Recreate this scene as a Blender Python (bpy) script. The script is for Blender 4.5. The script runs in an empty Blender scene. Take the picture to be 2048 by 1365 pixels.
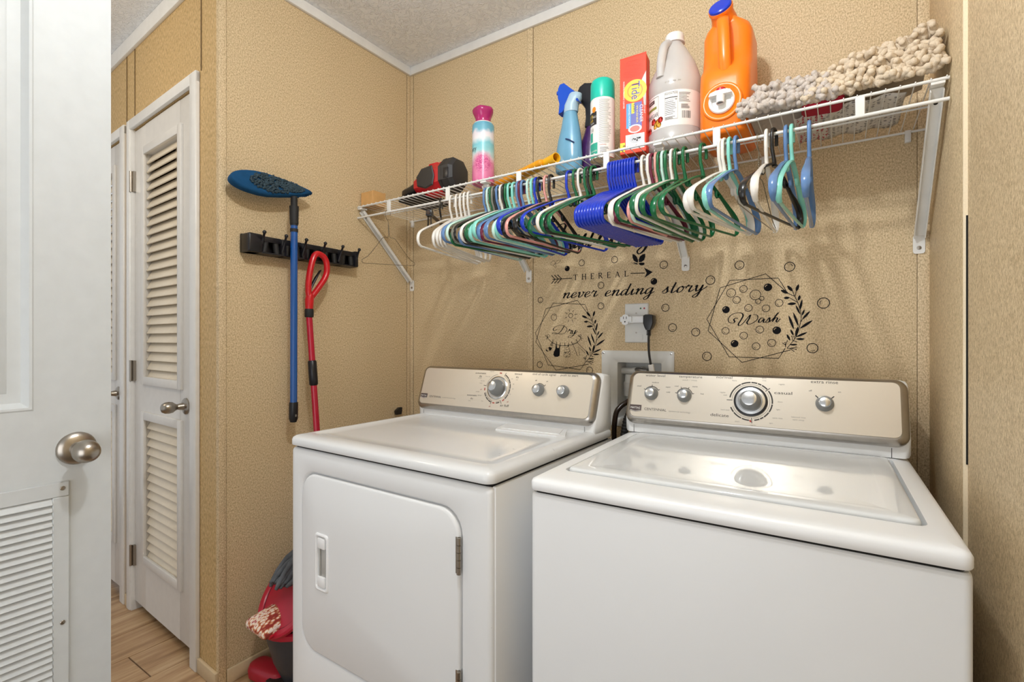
import bpy, bmesh, math, random
from math import sin, cos, pi, radians, sqrt, atan2
from mathutils import Vector, Matrix, Euler
random.seed(7)
SC = bpy.context.scene
COL = SC.collection

# ------------------------------------------------------------------ camera, light, exposure
cam_d = bpy.data.cameras.new('camera'); cam = bpy.data.objects.new('camera', cam_d); COL.objects.link(cam)
cam.location = (1.7476, -1.7458, 1.1765); cam.rotation_euler = (pi/2, 0, 0.5835)
cam_d.sensor_width = 36; cam_d.lens = 17.432; cam_d.shift_y = -0.0018
cam_d.clip_start = 0.02; cam_d.clip_end = 50
SC.camera = cam

wd = bpy.data.worlds.new('world'); SC.world = wd; wd.use_nodes = True
wd.node_tree.nodes['Background'].inputs[0].default_value = (0.96, 0.98, 1.0, 1)
wd.node_tree.nodes['Background'].inputs[1].default_value = 0.56

def lamp(name, kind, loc, power, color=(1, 1, 1), size=.1, rot=None, size_y=None, spot=None):
    d = bpy.data.lights.new(name, kind); d.energy = power; d.color = color
    if kind == 'AREA':
        d.size = size
        if size_y: d.shape = 'RECTANGLE'; d.size_y = size_y
    else: d.shadow_soft_size = size
    o = bpy.data.objects.new(name, d); COL.objects.link(o); o.location = loc
    if rot: o.rotation_euler = rot
    return o
lamp('laundry_ceiling_lamp', 'POINT', (1.36, -1.30, 2.33), 29, (.955, .985, 1.0), .042)
lamp('hall_ceiling_lamp', 'POINT', (-.45, -1.75, 2.25), 10, (1.0, .86, .66), .09)
lamp('added_fill_light', 'AREA', (1.20, -2.55, .95), 8, (.94, .96, 1.0), 1.2, (radians(92), 0, radians(12)), 1.0)  # soft fill added behind the camera to lift machine fronts and low walls

vs = SC.view_settings
SC.display_settings.display_device = 'sRGB'
vs.view_transform = 'Standard'; vs.look = 'None'; vs.exposure = 0.13; vs.gamma = 1.0; vs.use_curve_mapping = False

# ------------------------------------------------------------------ materials
def lin(c):
    if isinstance(c, str):
        c = [int(c[i:i+2], 16)/255 for i in (0, 2, 4)]
        return tuple(x/12.92 if x <= .04045 else ((x+.055)/1.055)**2.4 for x in c)
    return tuple(c)
def nodes(m): return m.node_tree.nodes, m.node_tree.links
def M(name, col, rough=.5, metal=0., var=.06, scale=30., bump=0., bscale=200., trans=0., spec=.5, coat=0.):
    m = bpy.data.materials.new(name); m.use_nodes = True
    n, l = nodes(m); b = n['Principled BSDF']; c = lin(col)
    tc = n.new('ShaderNodeTexCoord'); nz = n.new('ShaderNodeTexNoise'); nz.inputs['Scale'].default_value = scale; nz.inputs['Detail'].default_value = 3
    l.new(tc.outputs['Object'], nz.inputs['Vector'])
    mx = n.new('ShaderNodeMixRGB'); mx.inputs[1].default_value = tuple(x*(1-var) for x in c)+(1,); mx.inputs[2].default_value = tuple(min(1, x*(1+var)) for x in c)+(1,)
    l.new(nz.outputs['Fac'], mx.inputs[0]); l.new(mx.outputs[0], b.inputs['Base Color'])
    b.inputs['Roughness'].default_value = rough; b.inputs['Metallic'].default_value = metal
    b.inputs['Specular IOR Level'].default_value = spec; b.inputs['Coat Weight'].default_value = coat
    b.inputs['Transmission Weight'].default_value = trans
    if bump:
        nb = n.new('ShaderNodeTexNoise'); nb.inputs['Scale'].default_value = bscale; nb.inputs['Detail'].default_value = 3
        l.new(tc.outputs['Object'], nb.inputs['Vector'])
        bp = n.new('ShaderNodeBump'); bp.inputs['Strength'].default_value = bump; bp.inputs['Distance'].default_value = .002
        l.new(nb.outputs['Fac'], bp.inputs['Height']); l.new(bp.outputs[0], b.inputs['Normal'])
    return m
def ramp(n, stops, interp='LINEAR'):
    r = n.new('ShaderNodeValToRGB'); e = r.color_ramp.elements; r.color_ramp.interpolation = interp
    while len(e) < len(stops): e.new(.5)
    for k, (p, c) in zip(e, stops): k.position = p; k.color = tuple(lin(c))+(1,)
    return r
def wall_mat(name, dark, mid, light, sc=(170, 170, 95)):
    m = bpy.data.materials.new(name); m.use_nodes = True; n, l = nodes(m); b = n['Principled BSDF']
    tc = n.new('ShaderNodeTexCoord'); mp = n.new('ShaderNodeMapping'); mp.inputs['Scale'].default_value = sc
    l.new(tc.outputs['Object'], mp.inputs[0])
    a = n.new('ShaderNodeTexNoise'); a.inputs['Scale'].default_value = 1; a.inputs['Detail'].default_value = 5; a.inputs['Roughness'].default_value = .72
    l.new(mp.outputs[0], a.inputs['Vector'])
    r = ramp(n, [(.35, dark), (.5, mid), (.64, light)]); l.new(a.outputs['Fac'], r.inputs[0])
    big = n.new('ShaderNodeTexNoise'); big.inputs['Scale'].default_value = 3; l.new(tc.outputs['Object'], big.inputs['Vector'])
    mx = n.new('ShaderNodeMixRGB'); mx.blend_type = 'MULTIPLY'; mx.inputs[0].default_value = .5
    r2 = ramp(n, [(.3, (.93, .93, .92)), (.7, (1, 1, 1))]); l.new(big.outputs['Fac'], r2.inputs[0])
    l.new(r.outputs[0], mx.inputs[1]); l.new(r2.outputs[0], mx.inputs[2]); l.new(mx.outputs[0], b.inputs['Base Color'])
    b.inputs['Roughness'].default_value = .52; b.inputs['Specular IOR Level'].default_value = .35
    bp = n.new('ShaderNodeBump'); bp.inputs['Strength'].default_value = .04; bp.inputs['Distance'].default_value = .001
    l.new(a.outputs['Fac'], bp.inputs['Height']); l.new(bp.outputs[0], b.inputs['Normal'])
    return m
WALL = wall_mat('tan_vinyl', 'a38d69', 'd1b992', 'e9d6b2', (300, 300, 170))
BATTEN = wall_mat('tan_vinyl_batten', 'a7916e', 'd5bd97', 'ecdab7', (300, 300, 170))
EDGE = M('raw_board_edge', 'efdfc0', .7, var=.12, scale=300)
DARKGAP = M('shadow_gap_black', '15120f', .9)
WHITE_TRIM = M('white_trim_paint', 'e4e3e0', .35)
DOORPAINT = M('white_door_paint', 'c2c6c7', .5, bump=.05, bscale=60)
CLOSETPAINT = M('closet_door_paint', 'dcd9d4', .38)
APPL = M('white_enamel', 'd9dbdb', .07, var=.015, scale=4, spec=.3)
APPL2 = M('white_plastic', 'eaebeb', .3, var=.015, scale=5)
STEEL = M('brushed_steel_trim', 'b4afa8', .28, 1., var=.12, scale=60)
NICKEL = M('satin_nickel', 'a59d92', .3, 1., var=.08, scale=20)
CHROME = M('turned_aluminium', 'd8d8d6', .18, 1., var=.1, scale=90)
KNOBGREY = M('grey_knob_plastic', '7f8283', .38)
WIRE = M('white_wire_coating', 'e9e8e4', .35)
BLACK = M('black_plastic', '17161a', .32)
RUBBER = M('black_rubber', '1c1b1a', .65)
DECAL = M('black_vinyl_decal', '0d0b0e', .6, var=.1, spec=.15)
PRINT = M('dark_print', '35312c', .6)
PRINTG = M('grey_print', '8d867b', .6)
PRINTR = M('red_print', 'a83a2c', .6)
LABELW = M('white_paper_label', 'eeebe6', .45)

def scuffed(name, col, rough, spots, scale_v, streak=False):
    m = M(name, col, rough, var=.015, scale=4, spec=.35); n, l = nodes(m); b = n['Principled BSDF']
    tc = n.new('ShaderNodeTexCoord'); mp = n.new('ShaderNodeMapping'); mp.inputs['Scale'].default_value = scale_v
    if streak: mp.inputs['Rotation'].default_value = (0, 0, .25)
    l.new(tc.outputs['Object'], mp.inputs[0])
    a = n.new('ShaderNodeTexNoise'); a.inputs['Scale'].default_value = 1; a.inputs['Detail'].default_value = 6; a.inputs['Roughness'].default_value = .7
    l.new(mp.outputs[0], a.inputs['Vector'])
    r = ramp(n, [(spots, (0, 0, 0)), (spots+.015, (1, 1, 1))]); l.new(a.outputs['Fac'], r.inputs[0])
    g = n.new('ShaderNodeTexNoise'); g.inputs['Scale'].default_value = 5; l.new(tc.outputs['Object'], g.inputs['Vector'])
    r2 = ramp(n, [(.55, (0, 0, 0)), (.66, (1, 1, 1))]); l.new(g.outputs['Fac'], r2.inputs[0])
    mu = n.new('ShaderNodeMath'); mu.operation = 'MULTIPLY'; l.new(r.outputs[0], mu.inputs[0]); l.new(r2.outputs[0], mu.inputs[1])
    old = b.inputs['Base Color'].links[0].from_socket
    mx = n.new('ShaderNodeMixRGB'); l.new(mu.outputs[0], mx.inputs[0]); l.new(old, mx.inputs[1]); mx.inputs[2].default_value = (.12, .11, .1, 1)
    l.new(mx.outputs[0], b.inputs['Base Color'])
    return m
APPL_TOP = scuffed('scuffed_white_enamel_top', 'd9dada', .09, .655, (38, 120, 60), True)
APPL_FRONT = scuffed('scuffed_white_enamel_front', 'dfe0e0', .34, .70, (60, 60, 45))

# ------------------------------------------------------------------ geometry helpers
def V(*a): return Vector(a if len(a) > 1 else a[0])
class G:
    def __init__(s): s.bm = bmesh.new()
    def pt(s, p, m=None):
        p = Vector(p); return s.bm.verts.new(m @ p if m else p)
    def loft(s, rings, closed=True, c0=True, c1=True, m=None):
        vr = [[s.pt(p, m) for p in r] for r in rings]
        k = len(vr[0])
        for a, b in zip(vr, vr[1:]):
            for i in range(k if closed else k-1):
                j = (i+1) % k
                try: s.bm.faces.new((a[i], a[j], b[j], b[i]))
                except ValueError: pass
        if c0 and closed: s.bm.faces.new(list(reversed(vr[0])))
        if c1 and closed: s.bm.faces.new(vr[-1])
        return s
    def box(s, a, b, bev=0., seg=2, m=None):
        a, b = Vector(a), Vector(b)
        x0, y0, z0 = (min(p, q) for p, q in zip(a, b)); x1, y1, z1 = (max(p, q) for p, q in zip(a, b))
        v = [s.bm.verts.new(p) for p in ((x0,y0,z0),(x1,y0,z0),(x1,y1,z0),(x0,y1,z0),(x0,y0,z1),(x1,y0,z1),(x1,y1,z1),(x0,y1,z1))]
        f = [s.bm.faces.new([v[i] for i in q]) for q in ((0,3,2,1),(4,5,6,7),(0,1,5,4),(1,2,6,5),(2,3,7,6),(3,0,4,7))]
        allv = set(v)
        if bev:
            ed = {e for q in f for e in q.edges}
            r = bmesh.ops.bevel(s.bm, geom=list(ed), offset=bev, segments=seg, profile=.5, affect='EDGES', clamp_overlap=True)
            allv = {w for q in r['faces'] for w in q.verts} | {w for w in v if w.is_valid}
        if m is not None:
            for w in allv: w.co = m @ w.co
        return s
    def cyl(s, p0, p1, r0, r1=None, n=14, cap=True, m=None):
        p0, p1 = Vector(p0), Vector(p1); r1 = r0 if r1 is None else r1
        return s.tube([p0, p1], [r0, r1], n, cap=cap, m=m)
    def tube(s, pts, r, n=8, closed=False, cap=True, m=None):
        pts = [Vector(p) for p in pts]; k = len(pts)
        rad = r if isinstance(r, (list, tuple)) else [r]*k
        rings = []; up = None
        for i, p in enumerate(pts):
            if closed: t = pts[(i+1) % k]-pts[i-1]
            else: t = pts[min(i+1, k-1)]-pts[max(i-1, 0)]
            t.normalize()
            if up is None:
                up = Vector((0, 0, 1)) if abs(t.z) < .9 else Vector((1, 0, 0))
            x = up.cross(t); x.normalize(); up = t.cross(x); up.normalize()
            rings.append([p+(x*cos(2*pi*j/n)+up*sin(2*pi*j/n))*rad[i] for j in range(n)])
        if closed: rings.append(rings[0])
        return s.loft(rings, c0=cap and not closed, c1=cap and not closed, m=m)
    def ptube(s, p2, ab, n=8, closed=False, m=None):
        """tube along a planar path (u,w) in the local YZ plane with elliptical section: a along X, b in plane"""
        k = len(p2); rings = []
        for i in range(k):
            if closed: du, dw = p2[(i+1) % k][0]-p2[i-1][0], p2[(i+1) % k][1]-p2[i-1][1]
            else:
                q, p = p2[min(i+1, k-1)], p2[max(i-1, 0)]; du, dw = q[0]-p[0], q[1]-p[1]
            L = sqrt(du*du+dw*dw) or 1; nu, nw = -dw/L, du/L
            a, b = ab[i] if isinstance(ab, list) else ab
            rings.append([(a*cos(2*pi*j/n), p2[i][0]+nu*b*sin(2*pi*j/n), p2[i][1]+nw*b*sin(2*pi*j/n)) for j in range(n)])
        if closed: rings.append(rings[0])
        return s.loft(rings, c0=not closed, c1=not closed, m=m)
    def lathe(s, prof, n=24, m=None, c0=True, c1=True):
        return s.loft([[(r*cos(2*pi*j/n), r*sin(2*pi*j/n), z) for j in range(n)] for r, z in prof], c0=c0, c1=c1, m=m)
    def prism(s, poly, z0, z1, m=None):
        return s.loft([[(x, y, z0) for x, y in poly], [(x, y, z1) for x, y in poly]], m=m)
    def ball(s, c, r, sc=(1, 1, 1), n=10, m=None, k=None):
        c = Vector(c); k = k or max(4, n//2)
        rings = []
        for i in range(1, k):
            t = pi*i/k
            rings.append([(c.x+r*sc[0]*sin(t)*cos(2*pi*j/n), c.y+r*sc[1]*sin(t)*sin(2*pi*j/n), c.z-r*sc[2]*cos(t)) for j in range(n)])
        return s.loft(rings, m=m)
    def layers(s, fn, lay, m=None, c0=True, c1=True):
        """fn(inset)->2D ring ; lay = [(inset, z)]"""
        return s.loft([[(x, y, z) for x, y in fn(d)] for d, z in lay], m=m, c0=c0, c1=c1)
def rr(x0, y0, x1, y1, r, n=5):
    r = max(min(r, (x1-x0)/2-1e-5, (y1-y0)/2-1e-5), 1e-5); o = []
    for cx, cy, a0 in ((x1-r, y0+r, -pi/2), (x1-r, y1-r, 0), (x0+r, y1-r, pi/2), (x0+r, y0+r, pi)):
        for i in range(n+1):
            a = a0+pi/2*i/n; o.append((cx+r*cos(a), cy+r*sin(a)))
    return o
def rrf(x0, y0, x1, y1, r, n=5):
    return lambda d: rr(x0+d, y0+d, x1-d, y1-d, max(r-d, .0008), n)
def smooth(pts, k=6, closed=False):
    o = []; n = len(pts); dim = len(pts[0])
    for i in range(n if closed else n-1):
        p0, p1, p2, p3 = (pts[(i+j) % n] if closed else pts[min(max(i+j, 0), n-1)] for j in (-1, 0, 1, 2))
        for q in range(k):
            t = q/k
            o.append(tuple(.5*((2*p1[d])+(-p0[d]+p2[d])*t+(2*p0[d]-5*p1[d]+4*p2[d]-p3[d])*t*t+(-p0[d]+3*p1[d]-3*p2[d]+p3[d])*t**3) for d in range(dim)))
    if not closed: o.append(tuple(pts[-1]))
    return o
def link(o, parent=None):
    COL.objects.link(o)
    if parent is not None: o.parent = parent
    return o
def mesh_of(name, g, mat, ang=38, fix=True):
    if fix: bmesh.ops.recalc_face_normals(g.bm, faces=g.bm.faces[:])
    me = bpy.data.meshes.new(name); g.bm.to_mesh(me); g.bm.free()
    me.polygons.foreach_set('use_smooth', [True]*len(me.polygons))
    if ang is not None: me.set_sharp_from_angle(angle=radians(ang))
    me.materials.append(mat); return me
def obj(name, g, mat, parent=None, loc=None, rot=None, ang=38, kind=None, label=None, fix=True):
    o = bpy.data.objects.new(name, mesh_of(name, g, mat, ang, fix)); link(o, parent)
    if loc: o.location = loc
    if rot: o.rotation_euler = rot
    if kind: o['kind'] = kind
    if label: o['label'] = label
    return o
def inst(name, me, parent, loc=(0, 0, 0), rot=(0, 0, 0), mat=None):
    o = bpy.data.objects.new(name, me); link(o, parent); o.location = loc; o.rotation_euler = rot
    if mat is not None: o.material_slots[0].link = 'OBJECT'; o.material_slots[0].material = mat
    return o
def thing(name, label, cat, loc=(0, 0, 0), rz=0, group=None, rot=None):
    o = bpy.data.objects.new(name, None); link(o); o.empty_display_size = .05
    o.location = loc; o.rotation_euler = rot or (0, 0, rz); o['label'] = label; o['category'] = cat
    if group: o['group'] = group
    return o
def tag(o, label, cat, group=None):
    o['label'] = label; o['category'] = cat
    if group: o['group'] = group
    return o
def struct(name, g, mat, label, cat='wall', ang=38):
    o = obj(name, g, mat, ang=ang); o['kind'] = 'structure'; o['label'] = label; o['category'] = cat; return o
def frame(o, e1, e2, n):
    e1, e2, n = Vector(e1).normalized(), Vector(e2).normalized(), Vector(n).normalized()
    return Matrix(((e1.x, e2.x, n.x, o[0]), (e1.y, e2.y, n.y, o[1]), (e1.z, e2.z, n.z, o[2]), (0, 0, 0, 1)))
def axis_frame(o, d):
    d = Vector(d).normalized(); a = Vector((0, 0, 1)) if abs(d.z) < .95 else Vector((1, 0, 0))
    x = a.cross(d).normalized(); return frame(o, x, d.cross(x), d)
def text(g, body, m, h=.01, width=None, align='CENTER', wrap=None, shear=0., ext=0.):
    c = bpy.data.curves.new('t', 'FONT'); c.body = body; c.size = 1; c.align_x = align; c.fill_mode = 'FRONT'; c.shear = shear; c.resolution_u = 3
    o = bpy.data.objects.new('t', c); COL.objects.link(o); bpy.context.view_layer.update()
    me = bpy.data.meshes.new_from_object(o.evaluated_get(bpy.context.evaluated_depsgraph_get()))
    xs = [v.co.x for v in me.vertices] or [0, 1]
    sy = h/.7; sx = sy if not width else width/(max(xs)-min(xs)); vs = []
    for v in me.vertices:
        x, y = v.co.x*sx, v.co.y*sy
        p = Vector((x, y, 0)) if wrap is None else Vector((wrap*sin(x/wrap), y, wrap*cos(x/wrap)))
        vs.append(g.bm.verts.new(m @ p))
    for f in me.polygons:
        try: g.bm.faces.new([vs[i] for i in f.vertices])
        except ValueError: pass
    bpy.data.objects.remove(o); bpy.data.curves.remove(c); bpy.data.meshes.remove(me)
# ------------------------------------------------------------------ room shell
W, HC = 1.9545, 2.494
OX0, OX1, OZ0, OZ1 = 1.062, 1.228, .88, 1.0925          # hole of the washer supply box in the back wall
g = G()
g.box((-.10, 0, 0), (OX0, .12, HC)); g.box((OX1, 0, 0), (2.08, .12, HC))
g.box((OX0, 0, OZ1), (OX1, .12, HC)); g.box((OX0, 0, 0), (OX1, .12, OZ0))
wall_back = struct('wall_back', g, WALL, 'tan speckled vinyl wall behind the washer and dryer')
g = G(); g.box((.6730, -.0028, 0), (.6985, 0, 2.4555)); obj('batten', g, BATTEN, wall_back)
g = G(); g.box((0, -.003, 0), (.021, 0, 2.4555), .001); obj('batten', g, BATTEN, wall_back)
g = G(); g.box((1.926, -.003, 0), (W, 0, HC), .001); obj('batten', g, BATTEN, wall_back)
g = G(); g.box((-.015, -.8955, 0), (0, 0, HC))
wall_left = struct('wall_left', g, WALL, 'tan speckled vinyl side wall carrying the broom rack')
g = G(); g.box((0, -.8955, 0), (.003, -.871, 2.4555), .001); obj('batten', g, BATTEN, wall_left)
g = G(); g.box((0, -.022, 0), (.003, -.003, 2.4555), .001); obj('batten', g, BATTEN, wall_left)
g = G(); g.box((W+.004, -2.7, 0), (W+.12, 0, HC))
wall_right = struct('wall_right', g, WALL, 'tan speckled vinyl wall right of the washer')
g = G(); g.box((W-.003, -.4368, 0), (W+.004, -.0, HC), .0008); obj('wall_panel', g, WALL, wall_right)
g = G(); g.box((W-.0032, -.4398, 0), (W+.0038, -.4368, HC)); obj('panel_edge', g, EDGE, wall_right, label='pale raw edge of the overlapping wall panel')
g = G(); g.box((W+.0010, -.4412, .93), (W+.0042, -.4398, 1.42)); obj('panel_gap', g, DARKGAP, wall_right)

SEAM = M('seam_shadow_brown', '6e5a3c', .8)  # panel seams, with the battens' shadow lines painted as brown strips
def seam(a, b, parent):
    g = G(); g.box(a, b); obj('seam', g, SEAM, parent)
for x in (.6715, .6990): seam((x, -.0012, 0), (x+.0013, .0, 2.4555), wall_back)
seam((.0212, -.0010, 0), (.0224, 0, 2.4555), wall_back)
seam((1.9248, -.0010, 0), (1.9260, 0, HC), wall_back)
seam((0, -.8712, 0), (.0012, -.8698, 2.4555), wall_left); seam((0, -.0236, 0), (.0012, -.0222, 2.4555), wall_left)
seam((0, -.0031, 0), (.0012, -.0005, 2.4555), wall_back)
# ceiling with crow's-foot texture
m = bpy.data.materials.new('textured_ceiling'); m.use_nodes = True; n, l = nodes(m); b = n['Principled BSDF']
b.inputs['Base Color'].default_value = lin('f0f2f5')+(1,); b.inputs['Roughness'].default_value = .6
tc = n.new('ShaderNodeTexCoord'); no = n.new('ShaderNodeTexNoise'); no.inputs['Scale'].default_value = 34; no.inputs['Detail'].default_value = 2.5; no.inputs['Distortion'].default_value = 1.6
l.new(tc.outputs['Object'], no.inputs['Vector']); r = ramp(n, [(.44, (0, 0, 0)), (.5, (1, 1, 1)), (.56, (.1, .1, .1))]); l.new(no.outputs['Fac'], r.inputs[0])
bp = n.new('ShaderNodeBump'); bp.inputs['Strength'].default_value = .62; bp.inputs['Distance'].default_value = .0055
l.new(r.outputs[0], bp.inputs['Height']); l.new(bp.outputs[0], b.inputs['Normal'])
g = G(); g.box((-2.7, -2.7, HC), (2.08, .12, HC+.1)); struct('ceiling', g, m, 'white ceiling with a swirled crow foot texture', 'ceiling')

g = G(); g.box((0, -.014, 2.4552), (W, 0, HC), .002); struct('trim_1', g, WHITE_TRIM, 'white ceiling trim along the back wall', 'trim')
g = G(); g.box((0, -.8955, 2.4552), (.014, -.014, HC), .002); struct('trim_2', g, WHITE_TRIM, 'white ceiling trim along the side wall with the broom rack', 'trim')
BASE = M('tan_baseboard', 'cdb794', .45, var=.08, scale=60)
g = G(); g.box((.003, -.871, 0), (.013, 0, .05), .003); struct('baseboard_left', g, BASE, 'low tan baseboard under the broom rack wall', 'baseboard')

# hall closet wall (own frame: origin at the outer corner, local x runs along the wall)
CR = -.0528
HALL = bpy.data.objects.new('wall_hall', None); link(HALL); HALL.location = (0, -.8955, 0); HALL.rotation_euler = (0, 0, CR)
HALL['kind'] = 'structure'; HALL['label'] = 'tan hallway wall holding two louvered closet doors'; HALL['category'] = 'wall'
WALLH = wall_mat('tan_vinyl_hall_warm_lit', 'a08658', 'c9a872', 'dcc08f', (170, 170, 70))  # same tan vinyl, with the warm hall light put into its colour
g = G(); D1, D2, D3, D4 = -.195, -.82, -.945, -1.57
g.box((D1, 0, 0), (-.010, .1, HC)); g.box((D3, 0, 0), (D2, .1, HC)); g.box((-2.6, 0, 0), (D4, .1, HC)); g.box((D4, 0, 2.085), (D3, .1, HC)); g.box((D2, 0, 2.085), (D1, .1, HC))
g.box((-2.6, .6, 0), (-.1, .62, HC))
obj('wall_panel', g, WALLH, HALL)
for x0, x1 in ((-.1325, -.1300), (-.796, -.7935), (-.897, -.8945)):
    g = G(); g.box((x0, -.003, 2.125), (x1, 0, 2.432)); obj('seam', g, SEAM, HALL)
g = G(); g.box((-2.6, -.014, 2.431), (.0, 0, HC), .002); obj('trim', g, WHITE_TRIM, HALL)
g = G(); g.box((-.142, -.012, 0), (0, 0, .05), .003); obj('baseboard', g, BASE, HALL)
g = G(); g.box((-.893, -.012, 0), (-.857, 0, .05), .003); obj('baseboard', g, BASE, HALL)

def casing_set(x0, x1, name, label):
    t = bpy.data.objects.new(name, None); link(t); t.location = (0, -.8955, 0); t.rotation_euler = (0, 0, CR)
    t['kind'] = 'structure'; t['label'] = label; t['category'] = 'door'
    zt = 2.0855
    g = G(); g.box((x1-.001, -.016, 0), (x1+.051, 0, zt+.04), .004); g.box((x1-.008, -.010, 0), (x1, .05, zt)); obj('side_casing', g, WHITE_TRIM, t)
    g = G(); g.box((x0-.035, -.016, 0), (x0+.001, 0, zt+.04), .004); g.box((x0, -.010, 0), (x0+.008, .05, zt)); obj('side_casing', g, WHITE_TRIM, t)
    g = G(); g.box((x0-.035, -.0155, zt), (x1+.051, 0, zt+.042), .004); obj('head_casing', g, WHITE_TRIM, t)
    # leaf
    a, b_ = x0+.010, x1-.010; y0, y1 = .004, .036; w = b_-a
    s0, s1 = a+.125, b_-.125
    up0, up1, lo0, lo1 = 1.016, 1.955, .262, .842
    g = G()
    g.box((a, y0, .04), (s0, y1, 2.08), .002); g.box((s1, y0, .04), (b_, y1, 2.08), .002)
    g.box((s0, y0, .04), (s1, y1, lo0)); g.box((s0, y0, lo1), (s1, y1, up0)); g.box((s0, y0, up1), (s1, y1, 2.08))
    leaf = obj('door_leaf', g, CLOSETPAINT, t)
    for z0, z1 in ((up0, up1), (lo0, lo1)):
        g = G(); k = .03
        g.box((s0-k, y0-.010, z0-k), (s0+.004, y0+.002, z1+k), .003); g.box((s1-.004, y0-.010, z0-k), (s1+k, y0+.002, z1+k), .003)
        g.box((s0, y0-.010, z0-k), (s1, y0+.002, z0+.004), .003); g.box((s0, y0-.010, z1-.004), (s1, y0+.002, z1+k), .003)
        obj('louver_frame', g, CLOSETPAINT, leaf)
    g = G(); L = s1-s0-.002
    g.box((-L/2, -.0265, -.0032), (L/2, .0265, .0032), .003, 2)
    sm = mesh_of('slat', g, SLAT)
    for z0, z1, k in ((up0, up1, 25), (lo0, lo1, 16)):
        for i in range(k):
            inst('slat', sm, leaf, ((s0+s1)/2, .020, z0+(i+.5)*(z1-z0)/k), (radians(63), 0, 0))
    g = G(); g.box((a, .2, .0), (b_, .21, 2.1)); obj('closet_shadow_board', g, M('closet_interior_shade', '4a3826', .8), t)  # added dark board, its brown painting the shade seen between the slats
    for z in (1.86, 1.04, .24):
        g = G(); g.cyl((x0+.004, -.010, z-.045), (x0+.004, -.010, z+.045), .006, n=10); g.box((x0-.006, -.006, z-.044), (x0+.022, .006, z+.044)); obj('hinge', g, NICKEL, leaf)
    mm = frame((b_-.068, y0, .928), (1, 0, 0), (0, 0, 1), (0, -1, 0))
    g = G(); g.lathe([(.0305, 0), (.0305, .004), (.026, .008), (.014, .011), (.010, .030), (.013, .036), (.0195, .045), (.0215, .056), (.0205, .068), (.015, .078), (.007, .082), (.001, .083)], 24, mm); obj('door_knob', g, NICKEL, leaf)
    return t
SLAT = M('louver_slat_warm_lit', 'e4d7c0', .4)  # door white tinted cream: warm hall light on the slats put into the colour
casing_set(-.82, -.195, 'door_1', 'white louvered closet door nearest the broom rack wall, in white casing')
casing_set(-1.57, -.945, 'door_2', 'louvered closet door farther down the hall, half hidden by the open door')

# plank floor
m = bpy.data.materials.new('wood_look_plank'); m.use_nodes = True; n, l = nodes(m); b = n['Principled BSDF']
tc = n.new('ShaderNodeTexCoord'); oi = n.new('ShaderNodeObjectInfo'); mp = n.new('ShaderNodeMapping'); mp.inputs['Scale'].default_value = (26, 2.2, 10)
ad = n.new('ShaderNodeVectorMath'); ad.operation = 'ADD'; l.new(tc.outputs['Object'], mp.inputs[0]); l.new(mp.outputs[0], ad.inputs[0])
ml = n.new('ShaderNodeVectorMath'); ml.operation = 'SCALE'; ml.inputs[3].default_value = 40; l.new(oi.outputs['Random'], ml.inputs[0]); l.new(ml.outputs[0], ad.inputs[1])
no = n.new('ShaderNodeTexNoise'); no.inputs['Scale'].default_value = 1; no.inputs['Detail'].default_value = 6; no.inputs['Roughness'].default_value = .65; l.new(ad.outputs[0], no.inputs['Vector'])
r = ramp(n, [(.3, '7f5e3e'), (.45, 'a98661'), (.6, 'c0a07a'), (.75, 'd2b995')]); l.new(no.outputs['Fac'], r.inputs[0]); l.new(r.outputs[0], b.inputs['Base Color'])
b.inputs['Roughness'].default_value = .35
PLANK = m
g = G(); g.box((-2.7, -2.7, -.1), (2.08, .62, -.006)); floor = struct('floor', g, M('grout_underlay', '6b5a48', .8), 'wood look plank floor of the hall and laundry nook', 'floor')
g = G(); g.box((-.0938, -.598, -.008), (.0938, .598, 0), .0012, 1); pm = mesh_of('plank', g, PLANK)
for i, x in enumerate([-.92+.19*k for k in range(-3, 9)]):
    off = [.0, -.10, -.5, .35][i % 4]
    if abs(x+.345) < .01: off = -.995+.6
    for j in range(-2, 1):
        y = off+1.2*j-.002
        if y > -2.2 and y < .2: inst('plank', pm, floor, (x, y, 0))

# open door in the left foreground
DX, DY = .4236, -1.3257
fd = bpy.data.objects.new('door_3', None); link(fd); fd.location = (DX, DY, 0)
fd['kind'] = 'structure'; fd['label'] = 'white laundry room door standing open in the left foreground'; fd['category'] = 'door'
def rect_yz(g, y0, y1, z0, z1, prof, m=None):   # rings of a rectangular moulding on the face x = 0, prof = (inset, x)
    rings = []
    for d, x in prof: rings.append([(x, y0+d, z0+d), (x, y1-d, z0+d), (x, y1-d, z1-d), (x, y0+d, z1-d)])
    g.loft(rings, c0=False, c1=False)
g = G()
y0, y1 = -.762, 0.0
def quad(g, x, a, b, c, d): g.bm.faces.new([g.bm.verts.new(p) for p in ((x, a, c), (x, b, c), (x, b, d), (x, a, d))])
pans = [(-.358, -.124, 1.035, 2.0), (-.638, -.404, 1.035, 2.0)]
ys = [y0, -.638, -.404, -.358, -.124, y1]
for a, b2 in zip(ys, ys[1:]):
    if (a, b2) in ((-.638, -.404), (-.358, -.124)):
        quad(g, 0, a, b2, .01, 1.035); quad(g, 0, a, b2, 2.0, 2.04)
        rect_yz(g, a, b2, 1.035, 2.0, [(0, 0), (.003, .0015), (.007, .001), (.011, -.004), (.017, -.010), (.023, -.011), (.036, -.011), (.040, -.0095), (.070, -.002), (.070, -.002)])
        quad(g, -.002, a+.07, b2-.07, 1.105, 1.93)
    else: quad(g, 0, a, b2, .01, 2.04)
for a, b2, c, d in ((y0, y1, .01, 2.04),): quad(g, -.035, a, b2, c, d)
for y in (y0, y1): g.bm.faces.new([g.bm.verts.new(p) for p in ((0, y, .01), (-.035, y, .01), (-.035, y, 2.04), (0, y, 2.04))])
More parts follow.
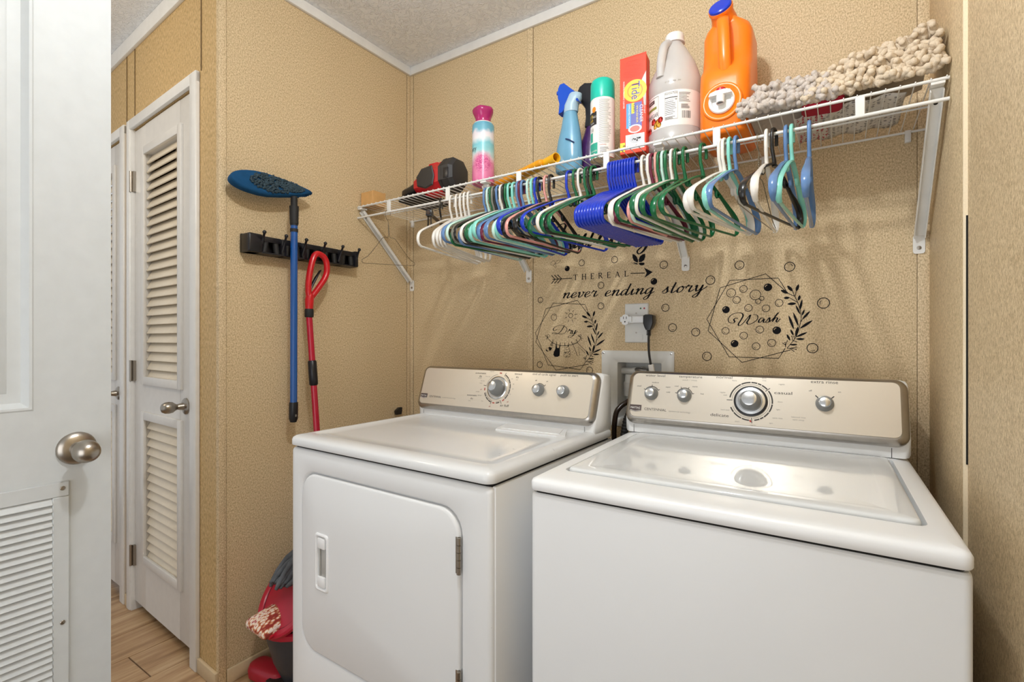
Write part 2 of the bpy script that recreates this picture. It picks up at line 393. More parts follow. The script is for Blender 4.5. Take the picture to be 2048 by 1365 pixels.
for z in (.01, 2.04): g.bm.faces.new([g.bm.verts.new(p) for p in ((0, y0, z), (-.035, y0, z), (-.035, y1, z), (0, y1, z))])
bmesh.ops.remove_doubles(g.bm, verts=g.bm.verts[:], dist=1e-5)
leaf = obj('door_leaf', g, DOORPAINT, fd, ang=20)
mm = frame((0, -.0585, .950), (0, 1, 0), (0, 0, 1), (1, 0, 0))
g = G(); g.lathe([(.0335, 0), (.0335, .003), (.031, .007), (.024, .011), (.015, .013), (.0125, .017), (.012, .028)], 32, mm); kn = obj('knob_rose', g, NICKEL, leaf)
g = G(); g.lathe([(.011, .026), (.013, .032), (.0185, .040), (.0225, .050), (.0230, .058), (.0205, .069), (.0145, .077), (.007, .0805), (.001, .081)], 32, mm); obj('door_knob', g, NICKEL, leaf)
# return-air grille
GY0, GY1, GZ0, GZ1 = -.60, -.0713, .30, .886
gr = G(); oy0, oy1, oz0, oz1 = GY0+.026, GY1-.026, GZ0+.03, GZ1-.03
for a, b2 in (((.0, GY0, GZ0), (.005, GY1, oz0)), ((0, GY0, oz1), (.005, GY1, GZ1)), ((0, GY0, oz0), (.005, oy0, oz1)), ((0, oy1, oz0), (.005, GY1, oz1))): gr.box(a, b2, .0015, 1)
vent = obj('vent_grille', gr, DOORPAINT, leaf)
gr = G(); gr.box((.0002, oy0, oz0), (.0008, oy1, oz1)); obj('vent_back', gr, M('vent_shadow', '6d6c69', .8), leaf)
gs = G(); L = oy1-oy0; gs.box((-.0012, -L/2, -.0075), (.0012, L/2, .0075), .0008, 1); sm = mesh_of('vent_slat', gs, DOORPAINT)
k = 37
for i in range(k): inst('vent_slat', sm, vent, (.0035, (oy0+oy1)/2, oz0+(i+.5)*(oz1-oz0)/k), (0, radians(-30), 0))
for y, z in ((-.094, .873), (-.094, .60), (-.094, .315)):
    gs = G(); gs.lathe([(.0045, 0), (.0045, .001), (.0035, .0022), (.001, .0025)], 12, frame((.005, y+.012, z), (0, 1, 0), (0, 0, 1), (1, 0, 0))); obj('screw', gs, NICKEL, vent)
# ------------------------------------------------------------------ washer and dryer
PANELC = M('champagne_panel', 'd9cfbf', .30, .55, var=.03, scale=3)
def knob(g, gc, mm, r0, r1, h, rc):
    g.lathe([(r0, 0), (r0, h*.15), (r0*.97, h*.3), (r1, h*.9), (r1*.94, h), (rc+.001, h)], 28, mm)
    gc.lathe([(rc, h-.001), (rc, h+.0006), (rc*.9, h+.0012), (.001, h+.0012)], 28, mm)
def arc_strip(g, mm, r0, r1, a0, a1, z, n=20):
    A = [a0+(a1-a0)*i/n for i in range(n+1)]
    g.loft([[(r0*cos(t), r0*sin(t), z), (r1*cos(t), r1*sin(t), z)] for t in A], closed=False, m=mm)
def bar(g, mm, x0, y0, x1, y1, w, z):
    d = Vector((x1-x0, y1-y0)); d.normalize(); nx, ny = -d.y*w/2, d.x*w/2
    g.bm.faces.new([g.bm.verts.new(mm @ Vector(p)) for p in ((x0+nx, y0+ny, z), (x0-nx, y0-ny, z), (x1-nx, y1-ny, z), (x1+nx, y1+ny, z))])
def console(t, w, vb, zb, vt, zt, vback, lx):
    """control console: tilted front plane from (vb, zb) to (vt, zt)"""
    n = Vector((0, -(zt-zb), vt-vb)); P = frame((0, vb, zb), (1, 0, 0), (0, vt-vb, zt-zb), n); H = sqrt((zt-zb)**2+(vt-vb)**2)
    # moulded white housing: rounded base then leaning shell
    g = G(); prof = [(vb+.012, zb-.030), (vb+.010, zb+.01), (vt+.016, zt-.010), (vt+.03, zt-.004), (vback, zt-.012), (vback, zb-.030)]
    def ring(x, ins):
        cy = sum(p[0] for p in prof)/6; cz = sum(p[1] for p in prof)/6
        return [(x, p[0]+(cy-p[0])*ins, max(zb-.030, p[1]+(cz-p[1])*ins)) for p in prof]
    g.loft([ring(0, .10), ring(.004, .03), ring(.014, 0), ring(w-.014, 0), ring(w-.004, .03), ring(w, .10)])
    obj('console_housing', g, APPL2, t, ang=50)
    g = G(); g.box((.05, vb+.0095, zb-.0315), (w-.06, vb+.0118, zb-.0295)); g.box((w-.038, vb+.0108, zb-.030), (w-.0368, vb+.0128, zb-.002)); g.box((.026, vb+.0108, zb-.030), (.0272, vb+.0128, zb-.002)); obj('console_seam', g, DARKGAP, t)
    f = rrf(.002, 0, w-.002, H, .028, 6)
    g = G(); g.layers(f, [(.003, -.022), (0, -.012), (0, -.003), (.002, .004), (.006, .009), (.015, .0125), (.017, .0130), (.0175, .0112)], P, c1=True); tr = obj('console_trim', g, STEEL, t, ang=60)
    g = G(); f2 = rrf(.0185, .0175, w-.0185, H-.012, .016, 5); g.layers(f2, [(0, .010), (0, .0132), (.0006, .0138), (.0009, .0138)], P); pn = obj('control_panel', g, PANELC, t, ang=60)
    return P, H, pn
def badge(P, pn, x, y, w, h):
    g = G(); g.prism([(x, y+h*.18), (x+w/2, y), (x+w, y+h*.18), (x+w, y+h), (x, y+h)], .0138, .0152, P); b = obj('badge', g, M('badge_brown_black', '4b3d3a', .35), pn)
    g = G(); text(g, 'MAYTAG', P @ Matrix.Translation((x+w/2, y+h*.42, .0154)), h*.30, w*.82); bar(g, P, x+.002, y+h*.24, x+w/2, y+h*.09, .0009, .0154); bar(g, P, x+w/2, y+h*.09, x+w-.002, y+h*.24, .0009, .0154); obj('badge_lettering', g, LABELW, b, ang=None, fix=False, kind='stuff')
TZ = .0141
# ---- washer
w = thing('washing_machine', 'white top load washing machine with steel trimmed dial console, right of the dryer', 'washer', (1.202, -.8529, 0), .0194)
g = G(); g.layers(rrf(0, .004, .70, .665, .012, 4), [(.004, .02), (0, .024), (0, .846), (.001, .851), (.004, .8535)]); cab = obj('cabinet', g, APPL_FRONT, w)
g = G(); g.layers(rrf(.007, .010, .693, .655, .012, 4), [(0, .85), (0, .861)]); obj('shadow_gap', g, DARKGAP, w)
g = G(); F = rrf(-.001, -.001, .701, .668, .016, 5); I = rrf(.0395, .078, .6625, .590, .02, 5); I2 = rrf(.043, .0815, .659, .5865, .018, 5)
g.loft([[(x, y, z) for x, y in f(d)] for f, d, z in ((F, .012, .8588), (F, .002, .8594), (F, 0, .8625), (F, 0, .8755), (F, .003, .8815), (F, .010, .8852), (F, .022, .8868), (I, -.002, .8885), (I, 0, .8882), (I2, 0, .874))], c0=True, c1=True); obj('worktop', g, APPL2, w, ang=50)
g = G(); L = rrf(.0465, .085, .6555, .583, .016, 5); g.layers(L, [(.002, .8745), (0, .8765), (0, .8885), (.0025, .8925), (.008, .8942), (.040, .8946), (.043, .8940), (.046, .8936), (.10, .8936)]); obj('lid', g, APPL, w, ang=60)
P, H, pn = console(w, .70, .585, .920, .640, 1.077, .735, 0)
tv = lambda z: (z-.920)/.157*H
for x in (.079, .1765, .526):
    g = G(); gc = G(); knob(g, gc, P @ Matrix.Translation((x, tv(1.006), .0138)), .0205, .0150, .021, .0122)
    kn = obj('knob', g, KNOBGREY, pn); obj('knob_cap', gc, CHROME, kn)
dx, dy = .3535, tv(1.001)
mm = P @ Matrix.Translation((dx, dy, .0138))
g = G(); g.lathe([(.0425, 0), (.0425, .003), (.040, .0045), (.0375, .0045), (.0375, .002), (.002, .002)], 40, mm); dial = obj('dial_bezel', g, BLACK, pn)
g = G(); g.lathe([(.0368, .0021), (.0368, .006), (.030, .007), (.029, .0062), (.002, .0062)], 40, mm); obj('dial_skirt', g, CHROME, dial)
g = G(); gc = G(); knob(g, gc, mm @ Matrix.Translation((0, 0, .006)), .0275, .0205, .030, .0185); kn = obj('dial_knob', g, KNOBGREY, dial); obj('knob_cap', gc, CHROME, kn)
gp, gg, gred = G(), G(), G()
def pt_(s, x, z, h=.0075, wd=None, gx=None): text(gx or gp, s, P @ Matrix.Translation((x, tv(z)-h/2, TZ)), h, wd)
pt_('water level', .086, 1.0600, .0070, .060); pt_('temperature', .190, 1.0605, .0070, .066); pt_('wash / rinse', .188, 1.0505, .0042, .042, gg)
pt_('normal', .283, 1.0625, .0072, .042); pt_('casual', .432, 1.0275, .0080, .042); pt_('delicate', .276, .9585, .0085, .048); pt_('extra rinse', .525, 1.0605, .0085, .060)
for s, x, z in (('small', .039, 1.027), ('medium', .088, 1.0395), ('super', .1275, 1.028), ('cold', .129, 1.0130), ('cool', .152, 1.0320), ('warm', .2045, 1.0330), ('hot', .226, 1.0135), ('off', .494, 1.0370), ('on', .558, 1.0370)): pt_(s, x, z, .0046)
for s, x, z in (('soak', .288, 1.014), ('regular', .281, 1.021), ('heavy', .310, 1.055), ('pre wash', .345, 1.0615), ('quick', .385, 1.0645), ('rinse', .385, 1.058), ('regular', .428, 1.0500), ('short', .425, 1.004), ('light', .421, .984), ('extra rinse', .420, .962), ('spin', .405, .948), ('regular', .362, .9395), ('short', .322, .9455), ('hand wash', .290, .974)): pt_(s, x, z, .0038, None, gg)
pt_('balanced rinse', .468, .968, .0036, .032, gg); pt_('spin stop', .468, .9615, .0036, .026, gg)
pt_('CENTENNIAL', .095, .9605, .0075, .066); pt_('commercial technology', .166, .9590, .0045, .062, gg)
for x, a in ((.079, ((150, 30),)), (.1765, ((165, 15),))):
    for a0, a1 in a: arc_strip(gp, P @ Matrix.Translation((x, tv(1.006), TZ)), .0215, .0235, radians(a0), radians(a1), 0)
    for d in (150, 90, 30) if x < .1 else (165, 115, 65, 15): bar(gp, P @ Matrix.Translation((x, tv(1.006), TZ)), .022*cos(radians(d)), .022*sin(radians(d)), .028*cos(radians(d)), .028*sin(radians(d)), .0018, 0)
for d in (135, 45): bar(gp, P @ Matrix.Translation((.526, tv(1.006), TZ)), .021*cos(radians(d)), .021*sin(radians(d)), .029*cos(radians(d)), .029*sin(radians(d)), .0026, 0)
D0 = P @ Matrix.Translation((dx, dy, TZ))
for a0, a1 in ((172, 120), (118, 92), (90, 74), (72, 62), (60, 42), (36, -4), (-6, -30), (-32, -50), (-52, -62), (-64, -78), (-92, -112), (-114, -140), (-142, -158)): arc_strip(gp, D0, .0515, .0550, radians(a0), radians(a1), 0, 10)
for a0, a1 in ((178, 46), (34, -80), (-90, -160)): arc_strip(gp, D0, .0470, .0478, radians(a0), radians(a1), 0, 30)
for d in (180, 40, -85): bar(gp, D0, .046*cos(radians(d)), .046*sin(radians(d)), .061*cos(radians(d)), .061*sin(radians(d)), .0018, 0)
bar(gred, D0, .0, -.052, .003, -.058, .004, .0001)
lt = obj('lettering', gp, PRINT, pn, ang=None, fix=False, kind='stuff'); obj('fine_lettering', gg, PRINTG, lt, ang=None, fix=False, kind='stuff'); obj('red_mark', gred, PRINTR, lt, ang=None, fix=False, kind='stuff')
badge(P, pn, .0165, tv(.9505), .036, .021)
for x in (.10, .60):
    for y in (.08, .58): g = G(); g.cyl((x, y, 0), (x, y, .022), .02); obj('foot', g, RUBBER, w)

# ---- dryer
DW = .748
d = thing('clothes_dryer', 'white front load dryer with square hinged door and steel trimmed console, left machine', 'dryer', (.3781, -.8724, 0), -.0141)
g = G(); g.box((.002, .016, .02), (DW-.001, .655, .855), .003); obj('cabinet', g, APPL_FRONT, d)
dz0, dz1, du0, du1 = .283, .7885, .0575, .657
g = G(); O = lambda ins: rr(0+ins, .02+ins, DW-.004-ins, .855-ins, max(.012-ins*.4, .001), 6); R_ = lambda ins: rr(du0-ins, dz0-ins, du1+ins, dz1+ins, .062, 6)
g.loft([[(x, y_, z) for x, z in ring] for ring, y_ in ((O(0), .022), (O(0), .010), (O(.003), .005), (O(.010), .002), (R_(.010), .002), (R_(.007), .0035), (R_(.0035), .009), (R_(.0032), .014))], c0=False, c1=True)
obj('front_panel', g, APPL_FRONT, d, ang=50)
R2 = lambda ins: rr(du0+ins, dz0+ins, du1-ins, dz1-ins, .060, 6)
hu0, hu1, hz0, hz1 = .128, .180, .470, .624
Hh = lambda ins: rr(hu0+ins, hz0+ins, hu1-ins, hz1-ins, .010, 6)
g = G(); g.loft([[(x, y_, z) for x, z in ring] for ring, y_ in ((R2(0), .0135), (R2(0), .004), (R2(.002), .0005), (R2(.006), -.001), (Hh(0), -.001), (Hh(.001), .010))], c0=True, c1=True)
dr = obj('door', g, APPL_FRONT, d, ang=50)
g = G(); g.loft([[(x, y_, z) for x, z in ring] for ring, y_ in ((Hh(-.004), -.0008), (Hh(-.003), -.004), (Hh(.001), -.0055), (Hh(.004), -.004), (Hh(.006), .004), (Hh(.008), .0085))], c0=False, c1=True)
hd = obj('door_handle', g, APPL2, dr, ang=60)
g = G(); g.box((.1435, -.003, hz0+.036), (.1475, .0075, hz1-.036), .0012); g.box((.1495, -.0005, hz0+.036), (.169, .0075, hz1-.036), .001); obj('handle_pull', g, M('handle_pocket_grey', 'a9a8a3', .25), hd)
for q0, q1 in ((hz1-.038, hz1-.008), (hz0+.008, hz0+.038)): g = G(); g.box((.138, -.006, q0), (.170, .006, q1), .003); obj('handle_end', g, APPL2, hd)
for z in (.69, .39):
    g = G()
    for i in range(5): g.cyl((.6585, -.003, z-.041+.0166*i), (.6585, -.003, z-.041+.0166*i+.0156), .0052, n=10)
    g.box((.648, -.002, z-.041), (.6585, .002, z+.041)); obj('hinge', g, NICKEL, d)
g = G(); g.layers(rrf(.008, .010, DW-.008, .645, .012, 4), [(0, .853), (0, .866)]); obj('shadow_gap', g, DARKGAP, d)
g = G(); F = rrf(-.003, -.005, DW+.001, .658, .024, 6)
I = rrf(.036, .046, DW-.036, .545, .022, 6)
g.loft([[(x, y, z) for x, y in f(q)] for f, q, z in ((F, .010, .8620), (F, .001, .8630), (F, 0, .8660), (F, 0, .8790), (F, .003, .8850), (F, .012, .8900), (F, .026, .8925), (I, -.004, .8930), (I, 0, .8922), (I, .006, .8895), (I, .05, .8893))], c0=True, c1=True); obj('top_panel', g, APPL_TOP, d, ang=50)
P, H, pn = console(d, DW-.003, .522, .913, .575, 1.0725, .655, 0); tv = lambda z: (z-.913)/.1595*H
g = G(); Q = [(.430, .512), (.655, .518), (.692, .437), (.672, .418), (.462, .405), (.455, .42)]
g.prism(Q, .8895, .8945); g.prism([(.445, .508), (.645, .512), (.672, .437), (.470, .425)], .8944, .8965); obj('lint_screen_cover', g, APPL2, d)
dx, dy = .372, tv(1.003); mm = P @ Matrix.Translation((dx, dy, .0138))
g = G(); g.lathe([(.041, 0), (.041, .003), (.038, .0045), (.037, .002), (.002, .002)], 40, mm); dial = obj('dial_bezel', g, CHROME, pn)
g = G(); g.lathe([(.0345, .0021), (.034, .003), (.002, .003)], 40, mm); obj('dial_skirt', g, STEEL, dial)
g = G(); gc = G(); knob(g, gc, mm @ Matrix.Translation((0, 0, .003)), .0285, .0195, .032, .0165); kn = obj('dial_knob', g, KNOBGREY, dial); obj('knob_cap', gc, CHROME, kn)
for x in (.540, .631):
    g = G(); gc = G(); knob(g, gc, P @ Matrix.Translation((x, tv(1.005), .0138)), .0205, .0155, .022, .0135)
    kn = obj('knob', g, KNOBGREY, pn); obj('knob_cap', gc, CHROME, kn)
gp, gg, gred = G(), G(), G()
pt_('automatic', .288, 1.0505, .0062, .048); pt_('dry', .290, 1.0400, .0062); pt_('timed', .449, 1.0535, .0062, .030); pt_('dry', .447, 1.0430, .0062); pt_('end of cycle signal', .550, 1.0560, .0068, .088); pt_('push to start', .643, 1.0565, .0068, .062)
pt_('automatic', .268, .9725, .0062, .044); pt_('dry', .270, .9615, .0062); pt_('air fluff', .415, .9470, .0080, .036); pt_('off', .523, 1.0350, .0045); pt_('on', .566, 1.0345, .0045)
pt_('CENTENNIAL', .095, .9565, .0070, .060); pt_('commercial technology', .163, .9560, .0040, .065, gg)
for s, x, z in (('very dry', .337, 1.058), ('normal', .288, 1.0335), ('more dry', .322, 1.0400), ('less dry', .303, 1.0240), ('damp', .297, 1.0160), ('wrinkle', .290, .9860), ('delicate', .302, .9740), ('less', .318, .9560), ('min', .447, 1.0340), ('60', .427, 1.036), ('40', .436, 1.019), ('20', .437, 1.003), ('10', .430, .985), ('time', .262, .9530)): pt_(s, x, z, .0038, None, gg)
for s, x, z in (('off', .378, 1.0650), ('off', .303, .9940), ('off', .354, .9400), ('off', .425, .9600)): pt_(s, x, z, .0046, None, gred)
D0 = P @ Matrix.Translation((dx, dy, TZ))
for a0, a1 in ((62, 40), (38, 20), (18, 0), (-2, -20), (-22, -42), (-68, -84), (-108, -122), (-124, -140), (-142, -158)): arc_strip(gp, D0, .0515, .0550, radians(a0), radians(a1), 0, 10)
for a0, a1 in ((172, 100), (64, -42), (-64, -84), (-108, -160)): arc_strip(gp, D0, .0478, .0488, radians(a0), radians(a1), 0, 30)
for q in (64, 174, -62, -106): bar(gp, D0, .048*cos(radians(q)), .048*sin(radians(q)), .061*cos(radians(q)), .061*sin(radians(q)), .0018, 0)
for q in (86, -95, 188, -50): bar(gred, D0, .0535*cos(radians(q-5)), .0535*sin(radians(q-5)), .0535*cos(radians(q+5)), .0535*sin(radians(q+5)), .004, 0)
arc_strip(gp, P @ Matrix.Translation((.540, tv(1.005), TZ)), .0215, .0232, radians(110), radians(40), 0); bar(gp, P @ Matrix.Translation((.540, tv(1.005), TZ)), .017, .014, .022, .019, .002, 0)
lt = obj('lettering', gp, PRINT, pn, ang=None, fix=False, kind='stuff'); obj('fine_lettering', gg, PRINTG, lt, ang=None, fix=False, kind='stuff'); obj('red_mark', gred, PRINTR, lt, ang=None, fix=False, kind='stuff')
badge(P, pn, .022, tv(.9480), .032, .018)
for x in (.08, DW-.08):
    for y in (.08, .58): g = G(); g.cyl((x, y, 0), (x, y, .022), .02); obj('foot', g, RUBBER, d)
# ------------------------------------------------------------------ wire shelf and its brackets
SY, SZ, RZ = -.3185, 1.748, 1.702
X0, X1 = .004, 1.948
sh = thing('wire_shelf', 'long white wire closet shelf with hanging rod above the washer and dryer', 'shelf', (0, 0, 0))
def rail(name, y, z, r, n=10):
    g = G(); g.cyl((X0, y, z), (X1, y, z), r, n=n); return obj(name, g, WIRE, sh)
rail('front_rail', SY, SZ, .0037); rail('hanging_rod', SY, RZ, .0042); rail('back_rail', -.007, SZ-.002, .0032); rail('middle_rail', -.17, SZ-.0015, .0026, 8)
g = G(); g.tube([(0, -.3235, 0), (0, -.3235, .0015), (0, -.321, .0030), (0, -.317, .0030), (0, -.003, .0030)], .00135, 6); wm = mesh_of('deck_wire', g, WIRE)
k = 0
x = X0+.010
while x < X1-.003:
    inst('deck_wire', wm, sh, (x, 0, SZ+.0015)); x += .0268
g = G(); g.box((-.0095, -.004, RZ-.002), (.0095, .003, SZ+.002), .0015, 1); pm = mesh_of('rod_hook', g, WIRE)
for i in range(6): inst('rod_hook', pm, sh, (.1974+.3182*i, SY, 0))
g = G(); g.box((-.007, -.012, SZ-.030), (.007, 0, SZ+.003), .002); g.cyl((0, -.012, SZ-.020), (0, -.0135, SZ-.020), .004, n=8); cm = mesh_of('wall_clip', g, WIRE)
for x in (.022, .36, .95, 1.55, 1.905): inst('wall_clip', cm, sh, (x, 0, 0))
def bracket(x, label):
    t = thing('shelf_bracket', label, 'bracket', (x, 0, 0), 0, 'diagonal braces under the wire shelf')
    a, b = Vector((0, SY+.006, SZ-.006)), Vector((0, -.010, 1.452))
    dv = (b-a); L = dv.length; mm = frame(a, (1, 0, 0), dv, Vector((1, 0, 0)).cross(dv))
    g = G(); hw = .0125
    sec = [(-hw, .010), (-hw, -.003), (-hw+.003, -.005), (hw-.003, -.005), (hw, -.003), (hw, .010), (hw-.002, .010), (hw-.002, -.002), (-hw+.002, -.002), (-hw+.002, .010)]
    if mm.to_3x3().col[2].y > 0: pass
    g.loft([[(p, q, -r_) for p, r_ in sec] for q in (.012, L*.5, L-.006)], m=mm)
    br = obj('brace', g, WIRE, t, ang=40)
    g = G(); g.box((-.0125, SY-.002, SZ-.010), (.0125, SY+.03, SZ-.0042), .001); obj('top_saddle', g, WIRE, t)
    g = G(); f = rr(-.013, 1.4100, .013, 1.462, .007); g.loft([[(p, -.0032, q) for p, q in f], [(p, -.0060, q) for p, q in f]]); ft = obj('wall_foot', g, WIRE, t)
    g = G(); g.lathe([(.0055, 0), (.005, .002), (.001, .0026)], 12, frame((0, -.006, 1.426), (1, 0, 0), (0, 0, 1), (0, -1, 0))); obj('screw', g, NICKEL, ft)
    g = G(); nn = mm.to_3x3() @ Vector((0, 0, 1)); q = a+dv*.10; q2 = q+nn*(.0053 if nn.y < 0 else -.0053); g.cyl(q2-nn*.0004, q2+nn*.0004, .0042, n=12); obj('bolt_hole', g, DARKGAP, br)
bracket(.0165, 'white diagonal shelf brace at the left end, beside the broom rack wall')
bracket(.6815, 'white diagonal shelf brace whose foot shows below the white hangers, above the dryer')
bracket(1.3092, 'white diagonal shelf brace whose foot shows under the green hangers, above the outlet')
bracket(1.9290, 'white diagonal shelf brace at the right end, under the mop pads')

# ------------------------------------------------------------------ hangers (local frame: origin on the rod, u along Y, w up)
HC_ = {'white': 'e6e2da', 'pale': 'bfdfd3', 'slate': '5c7fae', 'green': '0c6138', 'grey': '77776a', 'black': '1b1917', 'mint': '86d2c4', 'maroon': '651a33', 'royal': '0f33b4', 'pink': 'd9978f'}
HM = {k: M(k+'_hanger_plastic', v, .22, var=.04, scale=25) for k, v in HC_.items()}
WIRES = M('galvanised_hanger_wire', '8a7f6c', .35, .8)
def hook_mesh(a, b):
    p = [(.0165, -.030), (.0168, -.018), (.0165, -.0078)]+[(.0165*cos(q*pi/8), -.0078+.0165*sin(q*pi/8)) for q in range(1, 8)]+[(-.0165, -.0078), (-.0162, -.030), (-.0145, -.046), (-.006, -.062), (0, -.074), (.0, -.088)]
    p = [(u, w_+.0036-.0042+b) for u, w_ in p]
    g = G(); ab = [(a, b)]*(len(p)-2)+[(a*1.15, b*1.5), (a*1.2, b*2.2)]; g.ptube(p, ab, 8); return g
def shoulder_pts():
    half = [(0, -.079), (.03, -.085), (.07, -.101), (.11, -.120), (.15, -.1395), (.178, -.154), (.196, -.166), (.2055, -.180), (.2065, -.196), (.199, -.209), (.185, -.2145)]
    full = [(-u, w_) for u, w_ in reversed(half[1:])]+half
    return smooth(full, 3)
def frame_mesh(a0, b0, notch=False):
    p = shoulder_pts(); ab = []
    for u, w_ in p:
        k = max(0, min(1, (abs(u)-.11)/.07)) if w_ > -.19 else max(0, (w_+.2145)/.0245)
        ab.append((a0*(1+.45*k), b0))
    g = G(); g.ptube(p, ab, 8)
    if notch:
        for s in (-1, 1): g.ptube([(s*.072, -.104), (s*.073, -.116), (s*.080, -.1215), (s*.087, -.119), (s*.090, -.1125)], (a0*.7, .0022), 6)
    return g
def bar_mesh(a, b):
    g = G(); g.ptube([(-.190, -.2140), (-.1, -.2150), (0, -.2152), (.1, -.2150), (.190, -.2140)], (a, b), 8); return g
KIND = {}
for k, a, b, nt in (('t', .0042, .0042, False), ('r', .0040, .0045, False), ('b', .0060, .0032, True)):
    ba, bb = (.0040, .0040) if k == 't' else (.0040, .0034)
    KIND[k] = (mesh_of('hook', hook_mesh(min(a, .0046), .0040), HM['white'], 60), mesh_of('shoulder_frame', frame_mesh(a, b, nt), HM['white'], 60), mesh_of('trouser_bar', bar_mesh(ba, bb), HM['white'], 60))
HANGERS=[
 ('A', 'white', 't', 0.5368, 0.129),
 ('A', 'white', 't', 0.5621, 0.297),
 ('A', 'white', 't', 0.5824, 0.286),
 ('A', 'white', 't', 0.6, 0.269),
 ('A', 'white', 't', 0.6187, 0.253),
 ('B', 'slate', 'b', 0.6977, -0.099),
 ('B', 'pale', 't', 0.7109, -0.068),
 ('B', 'green', 't', 0.7231, -0.099),
 ('B', 'grey', 'b', 0.7326, -0.073),
 ('B', 'black', 'b', 0.7434, -0.098),
 ('B', 'slate', 'b', 0.7509, -0.072),
 ('B', 'white', 't', 0.7663, -0.087),
 ('B', 'black', 'b', 0.7773, -0.082),
 ('B', 'green', 'b', 0.7877, -0.094),
 ('B', 'mint', 'b', 0.7991, -0.08),
 ('B', 'mint', 'b', 0.8176, -0.073),
 ('B', 'slate', 'b', 0.8359, -0.108),
 ('B', 'maroon', 'b', 0.844, -0.101),
 ('B', 'slate', 'b', 0.853, -0.038),
 ('B', 'pale', 't', 0.8761, -0.023),
 ('B', 'mint', 'b', 0.8916, -0.035),
 ('B', 'royal', 'b', 0.9059, -0.042),
 ('B', 'black', 'b', 0.9174, -0.045),
 ('B', 'pink', 't', 0.943, -0.112),
 ('B', 'black', 'b', 0.9598, -0.026),
 ('C', 'royal', 'b', 1.0271, -0.237),
 ('C', 'green', 'b', 1.0507, -0.298),
 ('C', 'white', 't', 1.0663, -0.192),
 ('C', 'green', 'b', 1.0894, -0.267),
 ('C', 'black', 'b', 1.0995, -0.25),
 ('C', 'green', 'b', 1.1104, -0.246),
 ('D', 'royal', 'r', 1.1653, -0.08),
 ('D', 'royal', 'r', 1.1743, -0.08),
 ('D', 'royal', 'r', 1.1832, -0.082),
 ('D', 'royal', 'r', 1.192, -0.084),
 ('D', 'royal', 'r', 1.2008, -0.084),
 ('D', 'royal', 'r', 1.2096, -0.087),
 ('D', 'royal', 'r', 1.2182, -0.087),
 ('D', 'royal', 'r', 1.2269, -0.089),
 ('D', 'royal', 'r', 1.2354, -0.091),
 ('D', 'royal', 'r', 1.2439, -0.093),
 ('E', 'white', 't', 1.2688, -0.124),
 ('E', 'white', 'b', 1.2873, -0.188),
 ('E', 'maroon', 'b', 1.296, -0.199),
 ('E', 'green', 'b', 1.3177, -0.265),
 ('E', 'pink', 't', 1.3076, -0.056),
 ('E', 'pale', 't', 1.327, -0.113),
 ('E', 'green', 'b', 1.3376, -0.134),
 ('E', 'white', 't', 1.353, -0.161),
 ('E', 'green', 'b', 1.3641, -0.143),
 ('E', 'green', 'b', 1.3866, -0.141),
 ('E', 'green', 'b', 1.4351, -0.274),
 ('F', 'white', 'b', 1.4812, -0.204),
 ('F', 'white', 'b', 1.4906, -0.192),
 ('F', 'mint', 'b', 1.5036, -0.091),
 ('F', 'slate', 'b', 1.5195, -0.131),
 ('G', 'white', 'b', 1.5914, -0.009),
 ('G', 'black', 'b', 1.6084, -0.223),
 ('H', 'slate', 'b', 1.6356, -0.051),
 ('H', 'mint', 'b', 1.6482, -0.065),
 ('I', 'slate', 'b', 1.6856, 0.009),
]

WHERE = {'A': 'in the leftmost group of white hangers', 'B': 'in the crowded group right of the white ones', 'C': 'in the group left of the royal blue bundle', 'D': 'in the tight bundle of identical ones',
         'E': 'in the group right of the royal blue bundle', 'F': 'in the small group under the orange jug', 'G': 'beside the wire hanger, under the left mop pad', 'H': 'in the close pair left of the last hanger', 'I': 'hanging last on the right, seen edge on'}
CN = {'white': 'white', 'pale': 'pale mint', 'slate': 'slate blue', 'green': 'dark green', 'grey': 'olive grey', 'black': 'black', 'mint': 'mint', 'maroon': 'maroon', 'royal': 'royal blue', 'pink': 'pink'}
ORD = ['first', 'second', 'third', 'fourth', 'fifth', 'sixth', 'seventh', 'eighth', 'ninth', 'tenth']
from collections import Counter
tot = Counter((h[0], h[1]) for h in HANGERS); seen = Counter()
rnd = random.Random(3)
for cl, col, kd, hx, yw in HANGERS:
    key = (cl, col); i = seen[key]; seen[key] += 1
    lab = '%s plastic hanger %s' % (CN[col], WHERE[cl])
    if tot[key] > 1: lab = ('%s %s hanger from left %s') % (ORD[i], CN[col], WHERE[cl])
    t = thing('clothes_hanger', lab, 'hanger', (hx, SY, RZ), 0, 'hangers on the shelf rod')
    t.rotation_euler = (radians(rnd.uniform(-2.2, 2.2)) if cl != 'D' else 0, 0, yw)
    for nm, me in zip(('hook', 'shoulder_frame', 'trouser_bar'), KIND[kd]): inst(nm, me, t, mat=HM[col])
